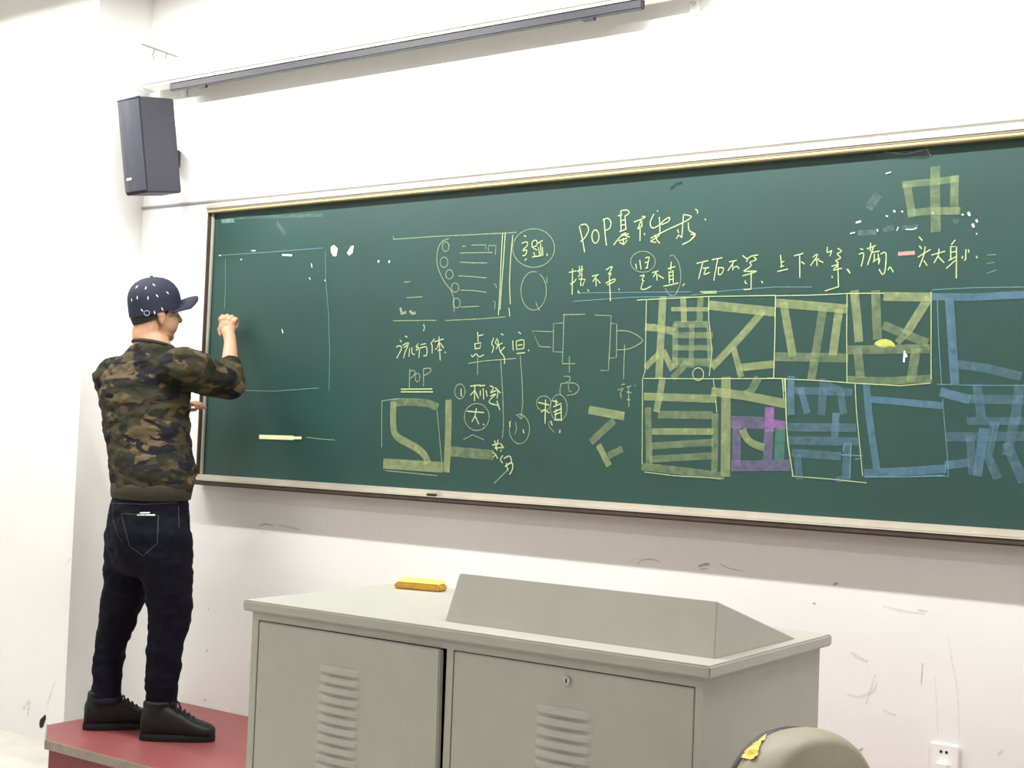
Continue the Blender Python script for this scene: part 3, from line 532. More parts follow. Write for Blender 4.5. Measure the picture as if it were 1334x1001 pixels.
bm = spk(arcp+[(hw-.004, -dp+.0195), (-hw+.004, -dp+.0195)], -hh+.012, hh-.012); bmesh.ops.transform(bm, matrix=tilt, verts=bm.verts); obj('grille', bm, spk2_m, t)
bm = bmesh.new(); box(bm, (-.014, -dp-.0125, -hh+.058), (.02, -dp-.0105, -hh+.068)); bmesh.ops.transform(bm, matrix=tilt, verts=bm.verts); obj('badge', bm, logo_m, t)
bm = bmesh.new(); box(bm, (-hw, -dp+.015, hh-.006), (hw, -dp+.03, hh+.002), .003); bmesh.ops.transform(bm, matrix=tilt, verts=bm.verts); obj('top_trim', bm, spk_m, t)
bm = bmesh.new(); box(bm, (sc_.x-.07, -.12, sc_.z-.05), (sc_.x-.035, -.0, sc_.z+.03), .005); obj('mounting_bracket', bm, spk_m, t)

# ------------------------------------------------------------------ wall socket
q = W(1212, 966, -.006)
t = thing('wall_socket', 'white double socket plate low on the wall at the right', 'socket', (q.x+.043, -.001, q.z-.086))
bm = bmesh.new(); box(bm, (q.x, -.01, q.z-.086), (q.x+.086, -.001, q.z), .004); obj('faceplate', bm, white_m, t)
for p in ((1225.8, 979.5), (1233, 980.7)):
    h = W(*p, -.0105); bm = bmesh.new(); tube(bm, [(h.x, -.0098, h.z), (h.x, -.0112, h.z)], .0042, 10, False); obj('socket_hole', bm, black_m, t)
bm = bmesh.new(); box(bm, (q.x+.022, -.03, q.z-.084), (q.x+.062, -.0105, q.z-.05), .006); obj('plug_cover', bm, white_m, t)

# ------------------------------------------------------------------ lectern desk
ZT = -.455
DX0, DX1, DY0, DY1 = -2.597, -1.237, -1.497, -.835
desk = thing('lectern_desk', 'grey-beige steel lectern desk with two louvered doors', 'desk', ((DX0+DX1)/2, (DY0+DY1)/2, FLOOR))
bm = bmesh.new(); box(bm, (DX0, DY0, ZT-.028), (DX1, DY1, ZT), .004); obj('desk_top', bm, desk_m, desk)
bx0, bx1, by0, by1 = DX0+.021, DX1-.023, DY0+.018, DY1-.02
# carcass: frame around two door openings
fr = by0
bm = bmesh.new()
zt, zb = ZT-.028, FLOOR+.001
D1 = (-2.552, -1.930); D2 = (-1.908, -1.281); DZT, DZB = -.508, FLOOR+.06
box(bm, (bx0, fr+.0202, zb), (bx0+.02, by1, zt)); box(bm, (bx1-.02, fr+.0202, zb), (bx1, by1, zt)); box(bm, (bx0+.02, by1-.02, zb), (bx1-.02, by1, zt))
obj('cabinet_body', bm, desk_m, desk)
bm = bmesh.new()
box(bm, (bx0, fr, zb), (D1[0]-.002, fr+.02, zt)); box(bm, (D1[1]+.001, fr, zb), (D2[0]-.002, fr+.02, zt)); box(bm, (D2[1]+.003, fr, zb), (bx1, fr+.02, zt))
box(bm, (D1[0]-.002, fr, DZT+.003), (D1[1]+.001, fr+.02, zt)); box(bm, (D2[0]-.002, fr, DZT+.003), (D2[1]+.003, fr+.02, zt))
box(bm, (D1[0]-.002, fr, zb), (D1[1]+.001, fr+.02, DZB-.002)); box(bm, (D2[0]-.002, fr, zb), (D2[1]+.003, fr+.02, DZB-.002))
obj('face_frame', bm, desk_m, desk)
bm = bmesh.new(); box(bm, (bx0+.022, fr+.3, zb), (bx1-.022, fr+.31, zt-.002)); obj('dark_inside_sheet', bm, black_m, desk)  # black sheet stands in for the shade inside the cabinet
def louver(x0, x1, z, y):
    b = bmesh.new(); n = 14; rows = []
    for i in range(n+1):
        s = i/n; x = x0+(x1-x0)*s
        h = math.sin(math.pi*min(1, max(0, s)))**.5; pk = 1-abs(s-.52)/.52
        top = z+.003*pk; yo = .009*h
        rows.append([b.verts.new(c) for c in ((x, y, top), (x, y-yo*.75, top-.006), (x, y-yo, z-.0135), (x, y-yo*.9, z-.0155), (x, y, z-.0145))])
    for i in range(n):
        for j in range(4): b.faces.new((rows[i][j], rows[i+1][j], rows[i+1][j+1], rows[i][j+1]))
    return b
bm = box(bmesh.new(), (D1[0], fr, DZB), (D1[1]-.013, fr+.018, DZT), .003)
for v in bm.verts:
    if v.co.x > -2.2: v.co.x += min(.011, (DZT-v.co.z)*.03)          # the door is bent: its gap closes downwards
d1 = obj('door', bm, desk_m, desk)
d1['label'] = 'left louvered door standing slightly ajar'
d2 = obj('door', box(bmesh.new(), (D2[0], fr+.0015, DZB), (D2[1], fr+.018, DZT), .0015), desk_m, desk)
for i in range(14):
    obj('louver', louver(-2.328, -2.188, -.592-.0245*i, fr-.0003), desk2_m, d1)
for i in range(14):
    obj('louver', louver(-1.672, -1.524, -.597-.0245*i, fr+.0012), desk2_m, d2)
# left door swings open a crack about its left edge
ang = math.radians(1.0); pivot = Vector((D1[0], fr, 0)) - base_of(desk)
d1.matrix_local = Matrix.Translation(pivot) @ Matrix.Rotation(-ang, 4, 'Z') @ Matrix.Translation(-pivot)
lk = W(739.5, 887, fr)
bm = bmesh.new(); tube(bm, [(lk.x, fr+.001, lk.z), (lk.x, fr-.006, lk.z)], .009, 16, False); lo = obj('lock', bm, chrome_m, d2)
bm = bmesh.new(); box(bm, (lk.x-.0015, fr-.0068, lk.z-.005), (lk.x+.0015, fr-.0058, lk.z+.005)); obj('key_slot', bm, black_m, desk)
# wedge-shaped monitor cover on the desk top
bm = bmesh.new()
v = [bm.verts.new(c) for c in ((-1.998, -1.403, ZT-.002), (-1.274, -1.403, ZT-.002), (-1.985, -1.368, -.3395), (-1.288, -1.368, -.3385), (-1.998, -.972, ZT-.002), (-1.271, -.972, ZT-.002))]
for f in ((0, 1, 3, 2), (1, 5, 3), (0, 2, 4), (2, 3, 5, 4), (0, 4, 5, 1)): bm.faces.new([v[i] for i in f])
bmesh.ops.bevel(bm, geom=bm.edges[:], offset=.0025, segments=2, affect='EDGES')
mc = obj('monitor_cover', bm, desk_m, desk); mc['label'] = 'wedge-shaped raised cover on the desk top'

# blackboard eraser on the desk
ec = (G(514, 771, ZT)+G(583, 771, ZT))/2; ec = G(548, 768.5, ZT)
t = thing('board_eraser', 'yellow chalkboard eraser lying on the lectern desk', 'eraser', (ec.x, ec.y, ZT))
Me = Matrix.Translation((ec.x, ec.y, ZT)) @ Matrix.Rotation(math.radians(14), 4, 'Z')
bm = box(bmesh.new(), (-.073, -.028, .0005), (.073, .028, .018), .004); bmesh.ops.transform(bm, matrix=Me, verts=bm.verts); obj('felt_base', bm, yellow2_m, t)
bm = bmesh.new(); b2 = [(-.071, -.026, .0182), (.071, -.026, .0182), (.071, .026, .0182), (-.071, .026, .0182), (-.062, -.018, .032), (.062, -.018, .032), (.062, .018, .032), (-.062, .018, .032)]
v = [bm.verts.new(c) for c in b2]
for f in ((0, 3, 2, 1), (4, 5, 6, 7), (0, 1, 5, 4), (1, 2, 6, 5), (2, 3, 7, 6), (3, 0, 4, 7)): bm.faces.new([v[i] for i in f])
bmesh.ops.bevel(bm, geom=bm.edges[:], offset=.004, segments=2, affect='EDGES'); bmesh.ops.transform(bm, matrix=Me, verts=bm.verts); obj('grip', bm, yellow_m, t)

# ------------------------------------------------------------------ chair in front of the desk
cx, cy, ctop = -.965, -1.66, -.513
t = thing('padded_chair', 'grey padded chair with torn top corner showing yellow foam', 'chair', (cx, cy, FLOOR))
Mc = Matrix.Translation((cx, cy, FLOOR)) @ Matrix.Rotation(math.radians(-111.7), 4, 'Z')
H = ctop-FLOOR
def back(bm, w, h0, h1, y0, y1, rnd, p=2.4):
    """cushion with an arched top: outline in x/z, thickness y0..y1"""
    out = []
    n = 24
    for i in range(n+1):
        a = math.pi*i/n; c, s = math.cos(a), math.sin(a)
        out.append((w*math.copysign(abs(c)**(2/p), c), h1-rnd+rnd*abs(s)**(2/p)))
    out += [(-w*.96, h0+.03), (-w*.85, h0), (w*.85, h0), (w*.96, h0+.03)]
    yc = (y0+y1)/2; th = (y1-y0)/2; rows = []
    cxz = Vector((0, 0, (h0+h1)/2))
    for k in range(9):
        a = math.pi*k/8; sc = 1-.10*(1-math.sin(a)) ; yy = yc-th*math.cos(a)
        rows.append([bm.verts.new(Vector((x*sc, yy, cxz.z+(z-cxz.z)*sc))) for x, z in out])
    m = len(out)
    for k in range(8):
        for i in range(m): bm.faces.new((rows[k][i], rows[k][(i+1) % m], rows[k+1][(i+1) % m], rows[k+1][i]))
    bm.faces.new(rows[0][::-1]); bm.faces.new(rows[-1])
bm = bmesh.new(); back(bm, .165, H-.42, H, -.045, .05, .17, 2.2); bmesh.ops.transform(bm, matrix=Mc, verts=bm.verts); bk = obj('backrest', bm, chair_m, t, True)
bm = bmesh.new(); back(bm, .158, H-.424, H-.006, -.058, -.03, .165, 2.2); bmesh.ops.transform(bm, matrix=Mc, verts=bm.verts); obj('back_shell', bm, shell_m, t, True)
bm = bmesh.new(); box(bm, (-.21, -.02, .40), (.21, .42, .47), .03, 3); bmesh.ops.transform(bm, matrix=Mc, verts=bm.verts); obj('seat', bm, chair_m, t, True)
for sx in (-.18, .18):
    for yy, k in ((.0, -.04), (.38, .03)):
        bm = bmesh.new(); tube(bm, [(sx, yy+k, .0), (sx, yy, .41)], .012, 10, False); bmesh.ops.transform(bm, matrix=Mc, verts=bm.verts); obj('leg', bm, shell_m, t)
    bm = bmesh.new(); tube(bm, smooth_path([(sx*.8, .03, .43), (sx*.8, -.03, .46), (sx*.8, -.047, .55)], 4), .012, 10, False); bmesh.ops.transform(bm, matrix=Mc, verts=bm.verts); obj('back_support', bm, shell_m, t)
# torn corner: lumpy foam showing through
bm = bmesh.new()
bk_bvh = None
def cast(bvh, x, y):
    return bvh.ray_cast(CAM, ray(x, y).normalized())
def bvh_of(me):
    vs = [v.co.copy() for v in me.vertices]; ps = [tuple(p.vertices) for p in me.polygons]
    return BVHTree.FromPolygons(vs, ps)
def world_mesh(o):
    off = base_of(o); me = o.data
    return BVHTree.FromPolygons([v.co+off for v in me.vertices], [tuple(p.vertices) for p in me.polygons])
def inpoly(x, y, P):
    c = False
    for i in range(len(P)):
        (x1, y1), (x2, y2) = P[i], P[i-1]
        if (y1 > y) != (y2 > y) and x < (x2-x1)*(y-y1)/(y2-y1)+x1: c = not c
    return c
def patch(bvh, P, step, lift, rough=0.0):
    """lumpy skin laid over a surface inside a pixel outline"""
    bm = bmesh.new(); xs = [p[0] for p in P]; ys = [p[1] for p in P]; V = {}
    nx = int((max(xs)-min(xs))/step)+1; ny = int((max(ys)-min(ys))/step)+1
    for i in range(nx+1):
        for j in range(ny+1):
            x, y = min(xs)+i*step, min(ys)+j*step
            if not inpoly(x, y, P): continue
            h, n, _, _ = cast(bvh, x, y)
            if h is None: continue
            V[i, j] = bm.verts.new(h+n*(lift+rough*noise.noise(h*90)))
    for (i, j) in list(V):
        q = [V.get(k) for k in ((i, j), (i+1, j), (i+1, j+1), (i, j+1))]
        if all(q): bm.faces.new(q)
    return bm
bb = world_mesh(bk)
bm = patch(bb, [(952, 996), (958, 976), (968, 962), (980, 953), (994, 948), (1004, 951), (1000, 962), (992, 972), (990, 984), (984, 992), (966, 990)], 1.2, .004, .004)
fo = obj('torn_foam', bm, foam_m, t, True); fo['label'] = 'yellow foam bulging from a tear'

# ------------------------------------------------------------------ the man at the board
man = thing('person', 'man in camouflage sweater, dark jeans and navy cap writing on the chalkboard', 'person', (-4.12, -.53, PLAT))
Sp, Fp = Vector((.955, -.296, 0)), Vector((.296, .955, 0))      # pelvis
Sm, Fm = Vector((.985, -.17, 0)), Vector((.17, .985, 0))        # waist
Su, Fu = X_, Y_                                                  # shoulders
Fh = Vector((.24, .971, 0)).normalized(); Sh = Vector((Fh.y, -Fh.x, 0))
HC = W(202, 406, -.46)
def hp(f, s, u): return HC + Fh*f + Sh*s + Z_*u
def hell(bm, f, s, u, rs, rf, ru, sub=3): ell(bm, hp(f, s, u), (Sh, Fh, Z_), (rs, rf, ru), sub)
SHR, ELR = W(240, 478, -.455), W(298, 502, -.20)
WRR, HCR = W(300, 447, -.105), W(296, 427, -.09)
SHL, ELL = Vector((-4.455, -.472, .178)), W(160, 570, -.34)
WRL, HL = W(222, 538, -.26), W(246, 527, -.23)
HIPR, KNR, ANR = W(216, 705, -.57), W(221, 805, -.525), W(209, 917, -.512)
HIPL, KNL, ANL = W(172, 705, -.51), W(155, 801, -.54), W(138, 910, -.555)
NB = W(199, 452, -.472)

bm = bmesh.new()
# head
hell(bm, -.012, 0, .03, .076, .096, .088, 4); hell(bm, .022, 0, -.03, .062, .066, .085, 4)
hell(bm, .034, 0, -.082, .05, .05, .034); hell(bm, .066, 0, -.098, .026, .018, .018)
hell(bm, .078, 0, .016, .05, .014, .012); hell(bm, .044, .03, -.042, .032, .044, .05); hell(bm, .044, -.03, -.042, .032, .044, .05)
tube(bm, [hp(.084, 0, .012), hp(.1, 0, -.012), hp(.108, 0, -.026)], [.008, .010, .013], 12); hell(bm, .094, .011, -.03, .009, .010, .008); hell(bm, .094, -.011, -.03, .009, .010, .008)
hell(bm, .078, 0, -.062, .03, .016, .022); hell(bm, .086, 0, -.056, .022, .010, .007); hell(bm, .084, 0, -.068, .020, .010, .007)
for s in (-1, 1):
    hell(bm, -.004, s*.071, -.026, .010, .016, .028); hell(bm, -.011, s*.075, -.014, .008, .017, .018); hell(bm, .0, s*.070, -.048, .008, .009, .010)
stube(bm, [hp(-.022, 0, -.05), hp(-.028, 0, -.10), NB, NB-Z_*.06], [.058, .059, .072, .076])
# trunk
loft(bm, [(NB-Z_*.02, Su, Fu, .06, .055), (W(196, 478, -.465), Su, Fu, .13, .07), (W(193, 512, -.47), Su, Fu, .14, .085), (W(195, 570, -.49), Sm, Fm, .12, .085), (W(196, 640, -.53), Sp, Fp, .12, .085), (W(196, 700, -.54), Sp, Fp, .12, .09), (W(196, 730, -.54), Sp, Fp, .09, .06)])
# arms
stube(bm, [SHR+Vector((-.03, 0, -.02)), (SHR+ELR)/2, ELR, ELR.lerp(WRR, .4), WRR, WRR.lerp(HCR, .7)], [.05, .044, .036, .037, .026, .026])
stube(bm, [SHL, (SHL+ELL)/2, ELL, ELL.lerp(WRL, .4), WRL, WRL.lerp(HL, .4)], [.05, .044, .036, .036, .026, .026])
# legs
stube(bm, [HIPR, HIPR.lerp(KNR, .5), KNR, KNR.lerp(ANR, .4), ANR, ANR-Z_*.05], [.06, .055, .045, .042, .034, .03])
stube(bm, [HIPL, HIPL.lerp(KNL, .5), KNL, KNL.lerp(ANL, .4), ANL, ANL-Z_*.05], [.06, .055, .045, .042, .034, .03])
# right hand: a loose fist round the chalk, back of the hand to the room
un = (Z_+R_*.06).normalized(); nn = Vector((.45, -.89, 0)); nn = (nn-un*nn.dot(un)).normalized(); ll = un.cross(nn)
if ll.dot(R_) < 0: ll = -ll
def hd(u, l, n): return HCR + un*u + ll*l + nn*n
ell(bm, hd(.002, 0, 0), (ll, nn, un), (.038, .019, .042)); ell(bm, hd(.018, 0, .002), (ll, nn, un), (.038, .014, .016))
for l0, ln, du in ((-.031, .95, -.002), (-.0105, 1.05, .002), (.0105, 1.0, 0), (.030, .85, -.008)):
    tube(bm, [hd(.012, l0*.8, .004), hd(.036+du, l0, .008), hd(.050+du, l0, -.014*ln), hd(.047+du, l0, -.032*ln), hd(.024+du, l0*.95, -.041*ln), hd(.012+du, l0*.92, -.033*ln)], [.0085, .0098, .0088, .0088, .0082, .0072], 10)
tube(bm, [hd(-.03, -.022, -.006), hd(-.008, -.037, -.016), hd(.012, -.036, -.034), hd(.024, -.022, -.045)], [.014, .0115, .0098, .0085], 10)
# left hand: relaxed, half hidden in front of the body
ul = (HL-WRL).normalized(); nl = Vector((0, 0, 1)); nl = (nl-ul*nl.dot(ul)).normalized(); lf = ul.cross(nl)
HB = WRL + ul*.055
ell(bm, HB, (ul, lf, nl), (.048, .038, .016))
for l0, ln in ((-.029, .9), (-.0098, 1.0), (.0098, .95), (.028, .8)):
    tube(bm, [HB+ul*.035+lf*l0, HB+ul*(.035+.032*ln)+lf*l0-nl*.006, HB+ul*(.035+.05*ln)+lf*l0-nl*.022, HB+ul*(.035+.055*ln)+lf*l0-nl*.038], [.0095, .009, .0085, .0075], 10)
tube(bm, [HB-ul*.03-lf*.022, HB-lf*.044-nl*.008, HB+ul*.03-lf*.05-nl*.02], [.013, .011, .0085], 10)
body = obj('body', remesh(bm, .0036, 2), skin_m, man, True)
body['label'] = 'head, neck and hands with light skin'
for s in (-1, 1):
    bm = bmesh.new(); hell(bm, .0735, s*.03, -.002, .012, .010, .007); e = obj('eye', bm, white_m, man, True)
    bm = bmesh.new(); hell(bm, .0815, s*.031, -.002, .0055, .004, .0055); obj('pupil', bm, black_m, e, True)
    bm = bmesh.new(); tube(bm, [hp(.086, s*.018, .022), hp(.084, s*.04, .025), hp(.07, s*.054, .02)], .0035, 8); obj('eyebrow', bm, hair_m, man, True)
# short hair below the cap at the back and the sides
bm = bmesh.new(); n, mth = 36, 12; rows = []
for j in range(mth+1):
    row = []
    for i in range(n+1):
        a = math.radians(-112+224*i/n)                        # 0 = straight back
        edge = abs(a)/math.radians(112)
        low = -.062+.055*edge**2
        th = math.radians(88)*(1-j/mth)
        u = .012+(low-.012)*(j/mth)
        rr = math.sqrt(max(0, 1-((u-.03)/.14)**2))
        row.append(bm.verts.new(hp(-.012-.0970*math.cos(a)*rr, .0775*math.sin(a)*rr, u)))
    rows.append(row)
for j in range(mth):
    for i in range(n): bm.faces.new((rows[j][i], rows[j][i+1], rows[j+1][i+1], rows[j+1][i]))
obj('hair', bm, hair_m, man, True)

# sweater
def folds(me, amp, sc, stretch=(1, 1, 1), seed=0):
    n = len(me.vertices); co = [0.0]*(3*n); no = [0.0]*(3*n)
    me.vertices.foreach_get('co', co); me.vertex_normals.foreach_get('vector', no)
    for i in range(0, 3*n, 3):
        p = Vector((co[i]*stretch[0]*sc+seed, co[i+1]*stretch[1]*sc+seed, co[i+2]*stretch[2]*sc+seed))
        d = (noise.noise(p)*.7 + noise.noise(p*2.1)*.3)*amp
        co[i] += no[i]*d; co[i+1] += no[i+1]*d; co[i+2] += no[i+2]*d
    me.vertices.foreach_set('co', co); me.update()
bm = bmesh.new()
loft(bm, [(NB+Z_*.006, Su, Fu, .082, .076), (W(198, 460, -.468), Su, Fu, .118, .095), (W(194, 471, -.466), Su, Fu, .155, .108), (W(190, 486, -.466), Su, Fu, .195, .125), (W(188, 512, -.47), Su, Fu, .198, .150), (W(190, 545, -.48), Su, Fu, .180, .15), (W(194, 580, -.495), Sm, Fm, .180, .15), (W(199, 610, -.515), Sp, Fp, .185, .158), (W(199, 628, -.53), Sp, Fp, .178, .150), (W(198, 640, -.53), Sp, Fp, .168, .138)], 40, 2.15)
stube(bm, [SHR+Vector((-.05, -.01, -.02)), SHR, SHR.lerp(ELR, .5), ELR.lerp(SHR, .12), ELR+Vector((.004, .012, .0)), ELR.lerp(WRR, .22), ELR.lerp(WRR, .42)], [.085, .083, .079, .069, .060, .056, .048])
stube(bm, [SHL+Vector((.05, -.01, .0)), SHL, SHL.lerp(ELL, .5), ELL, ELL.lerp(WRL, .35), ELL.lerp(WRL, .85)], [.085, .082, .073, .064, .055, .042])
stube(bm, [NB+Vector((-.03, 0, -.05)), SHL+Vector((.07, 0, .035)), SHL+Vector((.01, 0, .0))], [.05, .06, .07]); stube(bm, [NB+Vector((.03, 0, -.05)), SHR+Vector((-.05, 0, .01))], [.05, .07])
sm = remesh(bm, .007, 9)
folds(sm, .014, 9, (1, 1, 2.2)); folds(sm, .006, 24, (1, 1, 1.6), 5)
sweater = obj('sweater', sm, camo_m, man, True)
# hem band, collar
bm = bmesh.new()
rg = [(W(198, 629, -.53), .172, .142), (W(198, 634, -.53), .177, .148), (W(197, 641, -.53), .176, .147), (W(196.5, 649, -.53), .172, .143), (W(196, 651, -.53), .162, .133)]
loft(bm, [(c, Sp, Fp, a, b) for c, a, b in rg], 64, 2.15)
obj('hem_band', bm, rib_m, man, True)
bm = bmesh.new(); pts = []
for i in range(33):
    a = 2*math.pi*i/32; pts.append(NB + Su*(.079*math.cos(a)) + Fu*(.074*math.sin(a)) + Z_*(.008-.014*math.sin(a)))
tube(bm, pts, .0075, 10, False); obj('collar', bm, rib_m, man, True)

# jeans
bm = bmesh.new()
loft(bm, [(W(196, 640, -.53), Sp, Fp, .158, .130), (W(195, 662, -.535), Sp, Fp, .166, .142), (W(194, 690, -.54), Sp, Fp, .172, .152), (W(194, 715, -.54), Sp, Fp, .176, .150), (W(194, 735, -.54), Sp, Fp, .160, .130), (W(194, 750, -.54), Sp, Fp, .125, .09)], 36, 2.2)
stube(bm, [W(215, 705, -.565), W(219, 758, -.55), KNR, W(215, 850, -.53), ANR, ANR-Z_*.012], [.104, .092, .084, .068, .062, .062])
stube(bm, [W(170, 700, -.54), W(164, 758, -.545), KNL, W(143, 850, -.55), ANL, ANL-Z_*.012], [.102, .089, .078, .062, .057, .057])
jm = remesh(bm, .007, 34)
folds(jm, .010, 10, (1, 1, 1.8), 3); folds(jm, .004, 30, (1, 1, 1.5), 8)
jb = bvh_of(jm)
jeans = obj('jeans', jm, jean_m, man, True)
def surf_ribbon(bvh, P, w, m, name, parent, lift=.0012):
    bm = bmesh.new(); L = []
    for i in range(len(P)-1):
        (x0, y0), (x1, y1) = P[i], P[i+1]; k = max(2, int(math.hypot(x1-x0, y1-y0)/2))
        for j in range(k+(i == len(P)-2)): L.append((x0+(x1-x0)*j/k, y0+(y1-y0)*j/k))
    H = [cast(bvh, *p) for p in L]; H = [h for h in H if h[0] is not None]; prev = None
    for i, (h, n, _, _) in enumerate(H):
        a = H[max(i-1, 0)][0]; b = H[min(i+1, len(H)-1)][0]; td = (b-a)
        if td.length < 1e-6: continue
        s = n.cross(td.normalized()).normalized()*(w*(h-CAM).length/F_PX/2)
        cur = (bm.verts.new(h+n*lift+s), bm.verts.new(h+n*lift-s))
        if prev: bm.faces.new((prev[0], prev[1], cur[1], cur[0]))
        prev = cur
    return obj(name, bm, m, parent)
def j2(*pts): return [(40+x/2.627, 620+y/2.627) for x, y in pts]
surf_ribbon(jb, j2((310, 130), (437, 137), (434, 232), (385, 275), (338, 240), (310, 130)), .9, stitch_m, 'pocket_stitching', jeans)
surf_ribbon(jb, j2((275, 94), (390, 98), (500, 92)), .8, stitch_m, 'waist_stitching', jeans)
surf_ribbon(jb, j2((283, 90), (283, 150), (295, 195), (318, 235)), .9, stitch_m, 'seam_stitching', jeans)
surf_ribbon(jb, j2((505, 108), (507, 180)), .9, stitch_m, 'seam_stitching', jeans)
surf_ribbon(jb, j2((364, 134), (425, 135)), 1.8, logo_m, 'pocket_label', jeans)
surf_ribbon(jb, j2((374, 127), (408, 127)), 1.6, logo_m, 'pocket_label', jeans)
for an, r in ((ANR, .0625), (ANL, .0575)):
    bm = bmesh.new(); loft(bm, [(an+Z_*.012, X_, Y_, r-.004, r-.004), (an+Z_*.006, X_, Y_, r+.0015, r+.0015), (an-Z_*.014, X_, Y_, r+.001, r+.001), (an-Z_*.017, X_, Y_, r-.006, r-.006)], 28)
    obj('turn_up', bm, hem_m, man, True)

# shoes
def shoe(heel, d, nm='shoe'):
    d = Vector((*d, 0)).normalized(); s = Vector((d.y, -d.x, 0)); O = Vector((*heel, PLAT+.0015))
    bm = bmesh.new()
    rr = []
    for tt, w, h in ((.000, .022, .080), (.010, .034, .108), (.04, .041, .124), (.085, .043, .130), (.125, .044, .112), (.165, .047, .092), (.205, .049, .068), (.240, .047, .056), (.266, .038, .047), (.280, .020, .036)):
        rr.append((O+d*tt+Z_*(.012+h/2), s, Z_, w, h/2))
    loft(bm, rr, 28, 2.6)
    loft(bm, [(O+d*.056+Z_*.08, s, d, .042, .052), (O+d*.058+Z_*.12, s, d, .044, .050), (O+d*.060+Z_*.142, s, d, .045, .050)], 28)
    up = obj(nm, remesh(bm, .005, 3), shoe_m, man, True)
    bm = bmesh.new(); n = 40; lo, hi, md_ = [], [], []
    for i in range(n):
        a = 2*math.pi*i/n; c = math.cos(a); q = math.sin(a)
        x = .139+.142*math.copysign(abs(c)**.75, c); w = .0405+.0075*max(0, math.cos(a)*.9)
        y = w*math.copysign(abs(q)**.7, q)
        lo.append(bm.verts.new(O+d*x+s*y)); md_.append(bm.verts.new(O+d*(.139+(x-.139)*1.01)+s*y*1.04+Z_*.014)); hi.append(bm.verts.new(O+d*(.139+(x-.139)*.99)+s*y*.98+Z_*.026))
    for A_, B_ in ((lo, md_), (md_, hi)):
        for i in range(n): bm.faces.new((A_[i], A_[(i+1) % n], B_[(i+1) % n], B_[i]))
    bm.faces.new(lo[::-1]); bm.faces.new(hi)
    obj('sole', bm, sole_m, up)
    for k in range(6):
        tt = .112+.017*k; h = .147-.0125*k
        bm = bmesh.new(); tube(bm, smooth_path([O+d*(tt-.006)-s*.026+Z_*(h-.012), O+d*tt+Z_*(h+.004), O+d*(tt+.006)+s*.026+Z_*(h-.012)], 4), .0035, 8)
        obj('lace', bm, lace_m, up, True)
    bm = bmesh.new(); tube(bm, [O+d*(.062+.044*math.cos(2*math.pi*i/24))+s*(.041*math.sin(2*math.pi*i/24))+Z_*.140 for i in range(25)], .008, 8, False); obj('collar_pad', bm, lace_m, up, True)
    bm = bmesh.new()
    for sg in (-1, 1): tube(bm, smooth_path([O+d*.108+Z_*.128, O+d*.122+s*sg*.016+Z_*.145, O+d*.135+s*sg*.03+Z_*.13, O+d*.14+s*sg*.034+Z_*.105], 4), .003, 8)
    obj('lace_bow', bm, lace_m, up, True)
    return up
shoe((-4.075, -.572), (.775, .632)); shoe((-4.360, -.615), (.6, .8))

# cap
pt = math.radians(10)
Fc = (Fh*math.cos(pt) + Z_*math.sin(pt)); Uc = (Z_*math.cos(pt) - Fh*math.sin(pt))
CC = hp(-.006, 0, .045)
bm = bmesh.new(); n = 48; rows = []
prof = [(8, 0), (20, 0), (35, 0), (50, 0), (65, 0), (78, 0), (90, 0), (90, .020), (90, .042), (90, .060)]
for th, dn in prof:
    t_ = math.radians(th); row = []
    sr = math.sin(t_)**.82; cu = math.cos(t_)
    k = 1
    for i in range(n):
        a = 2*math.pi*i/n
        f = .108*math.cos(a)*sr*k; s = .0865*math.sin(a)*sr*k
        row.append(bm.verts.new(CC + Fc*f + Sh*s + Uc*(.092*cu - dn*(.8-.2*math.cos(a)))))
    rows.append(row)
top = bm.verts.new(CC+Uc*.0925)
for i in range(n): bm.faces.new((rows[0][i], rows[0][(i+1) % n], top))
for j in range(len(rows)-1):
    for i in range(n): bm.faces.new((rows[j][i], rows[j+1][i], rows[j+1][(i+1) % n], rows[j][(i+1) % n]))
me = bpy.data.meshes.new('crown'); bm.to_mesh(me); bm.free(); cb = bvh_of(me)
crown = obj('cap', me, cap_m, man, True); crown['label'] = 'navy snapback cap with white marks'
bm = bmesh.new(); rows = []
n = 22
for (e0, dz) in ((0, 0), (.33, .001), (.66, .002), (1, 0)):
    row = []
    for i in range(n+1):
        s0 = -.0845+.169*i/n
        bf, bs = .104*math.sqrt(max(0, 1-(s0/.0866)**2)), s0
        of, os_ = max(bf+.002, .100+.080*(1-abs(s0/.088)**3.2)), s0*1.02
        f = bf+(of-bf)*e0; s = bs+(os_-bs)*e0
        row.append(CC + Fc*f + Sh*s + Uc*(-.020 + .20*max(0, f-.06) - 4.6*s*s + dz))
    rows.append(row)
V0 = [[bm.verts.new(p) for p in r_] for r_ in rows]; V1 = [[bm.verts.new(p-Uc*.005) for p in r_] for r_ in rows]
for j in range(3):
    for i in range(n):
        bm.faces.new((V0[j][i], V0[j][i+1], V0[j+1][i+1], V0[j+1][i])); bm.faces.new((V1[j][i], V1[j+1][i], V1[j+1][i+1], V1[j][i+1]))
for i in range(n):
    bm.faces.new((V0[3][i], V0[3][i+1], V1[3][i+1], V1[3][i])); bm.faces.new((V0[0][i], V1[0][i], V1[0][i+1], V0[0][i+1]))
for i in (0, n):
    for j in range(3): bm.faces.new((V0[j][i], V0[j+1][i], V1[j+1][i], V1[j][i]))
obj('brim', bm, cap_m, crown, True)
bm = bmesh.new(); ell(bm, CC+Uc*.094, (Sh, Fc, Uc), (.007, .007, .004), 2); obj('top_button', bm, cap_m, crown, True)
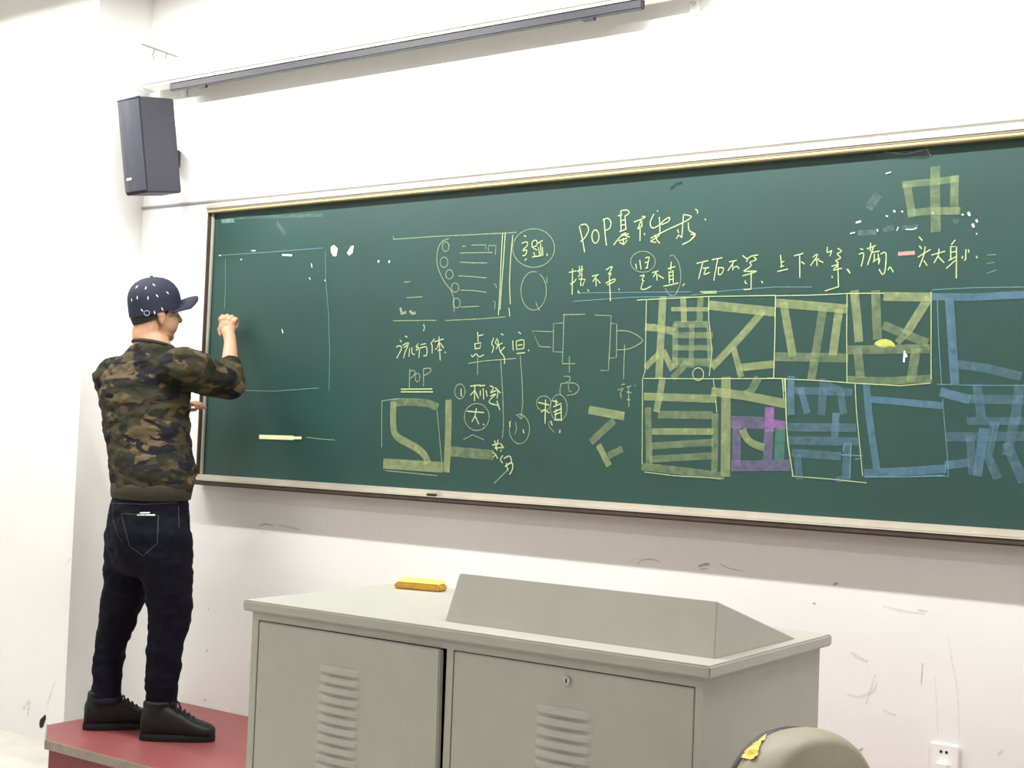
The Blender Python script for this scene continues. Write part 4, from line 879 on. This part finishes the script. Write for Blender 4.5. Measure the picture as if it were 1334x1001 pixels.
def mark(h, n_, ang, ln, w):
    up_ = (Uc-n_*Uc.dot(n_)).normalized(); sd = up_.cross(n_)
    a = up_*math.cos(ang)+sd*math.sin(ang); b = n_.cross(a)
    b_ = bmesh.new(); o_ = h+n_*.0012
    pts = [a*ln+b*w*.3, a*ln*.1+b*w, -a*ln*.25+b*w*.2, -a*ln-b*w*.3, -a*ln*.1-b*w, a*ln*.25-b*w*.2]
    b_.faces.new([b_.verts.new(o_+p) for p in pts]); return b_
for (x, y, an) in ((158, 240, -40), (213, 218, 20), (100, 305, -15), (62, 322, 0), (173, 308, -25), (235, 293, 18), (306, 272, 22), (132, 392, 18), (218, 408, -10), (270, 383, 5), (97, 232, -50)):
    h, n_, _, _ = cast(cb, 160+x/5.27, 330+y/5.27)
    if h is not None: obj('printed_mark', mark(h, n_ if n_.dot(W_) < 0 else -n_, math.radians(-an), .0085, .0033), capmark_m, crown)
for k in range(12):
    a = math.radians(100+k*15); d_ = (Fc*math.cos(a)-Sh*abs(math.sin(a))*1.0+Uc*random.uniform(-.2, .9)).normalized()
    h, n_, _, _ = cb.ray_cast(CC+d_*.4, -d_)
    if h is not None and d_.dot(W_) > .1: obj('printed_mark', mark(h, n_ if n_.dot(d_) > 0 else -n_, random.uniform(-.6, .6), .0085, .0033), capmark_m, crown)
h, n_, _, _ = cast(cb, 160+165/5.27, 330+412/5.27)
if h is not None:
    n_ = n_ if n_.dot(W_) < 0 else -n_; up_ = (Uc-n_*Uc.dot(n_)).normalized(); sd = up_.cross(n_)
    bm = bmesh.new(); pts = [h+n_*.002+up_*(.010*math.cos(2*math.pi*i/24))+sd*(.010*math.sin(2*math.pi*i/24)) for i in range(25)]
    tube(bm, pts, .0017, 6, False); obj('round_badge', bm, mat('badge_grey', (150, 152, 168), .7), crown, True)

# the stick of chalk he writes with
c0 = hd(.026, -.022, -.03); c1 = Vector((c0.x-.01, YBD-.0045, c0.z+.012))
bm = bmesh.new(); tube(bm, [c0, c1], .0045, 10)
tag(obj('chalk_stick', bm, chalkW if False else white_m, None, True, c0), 'short white chalk stick held in the right hand against the board', 'chalk')
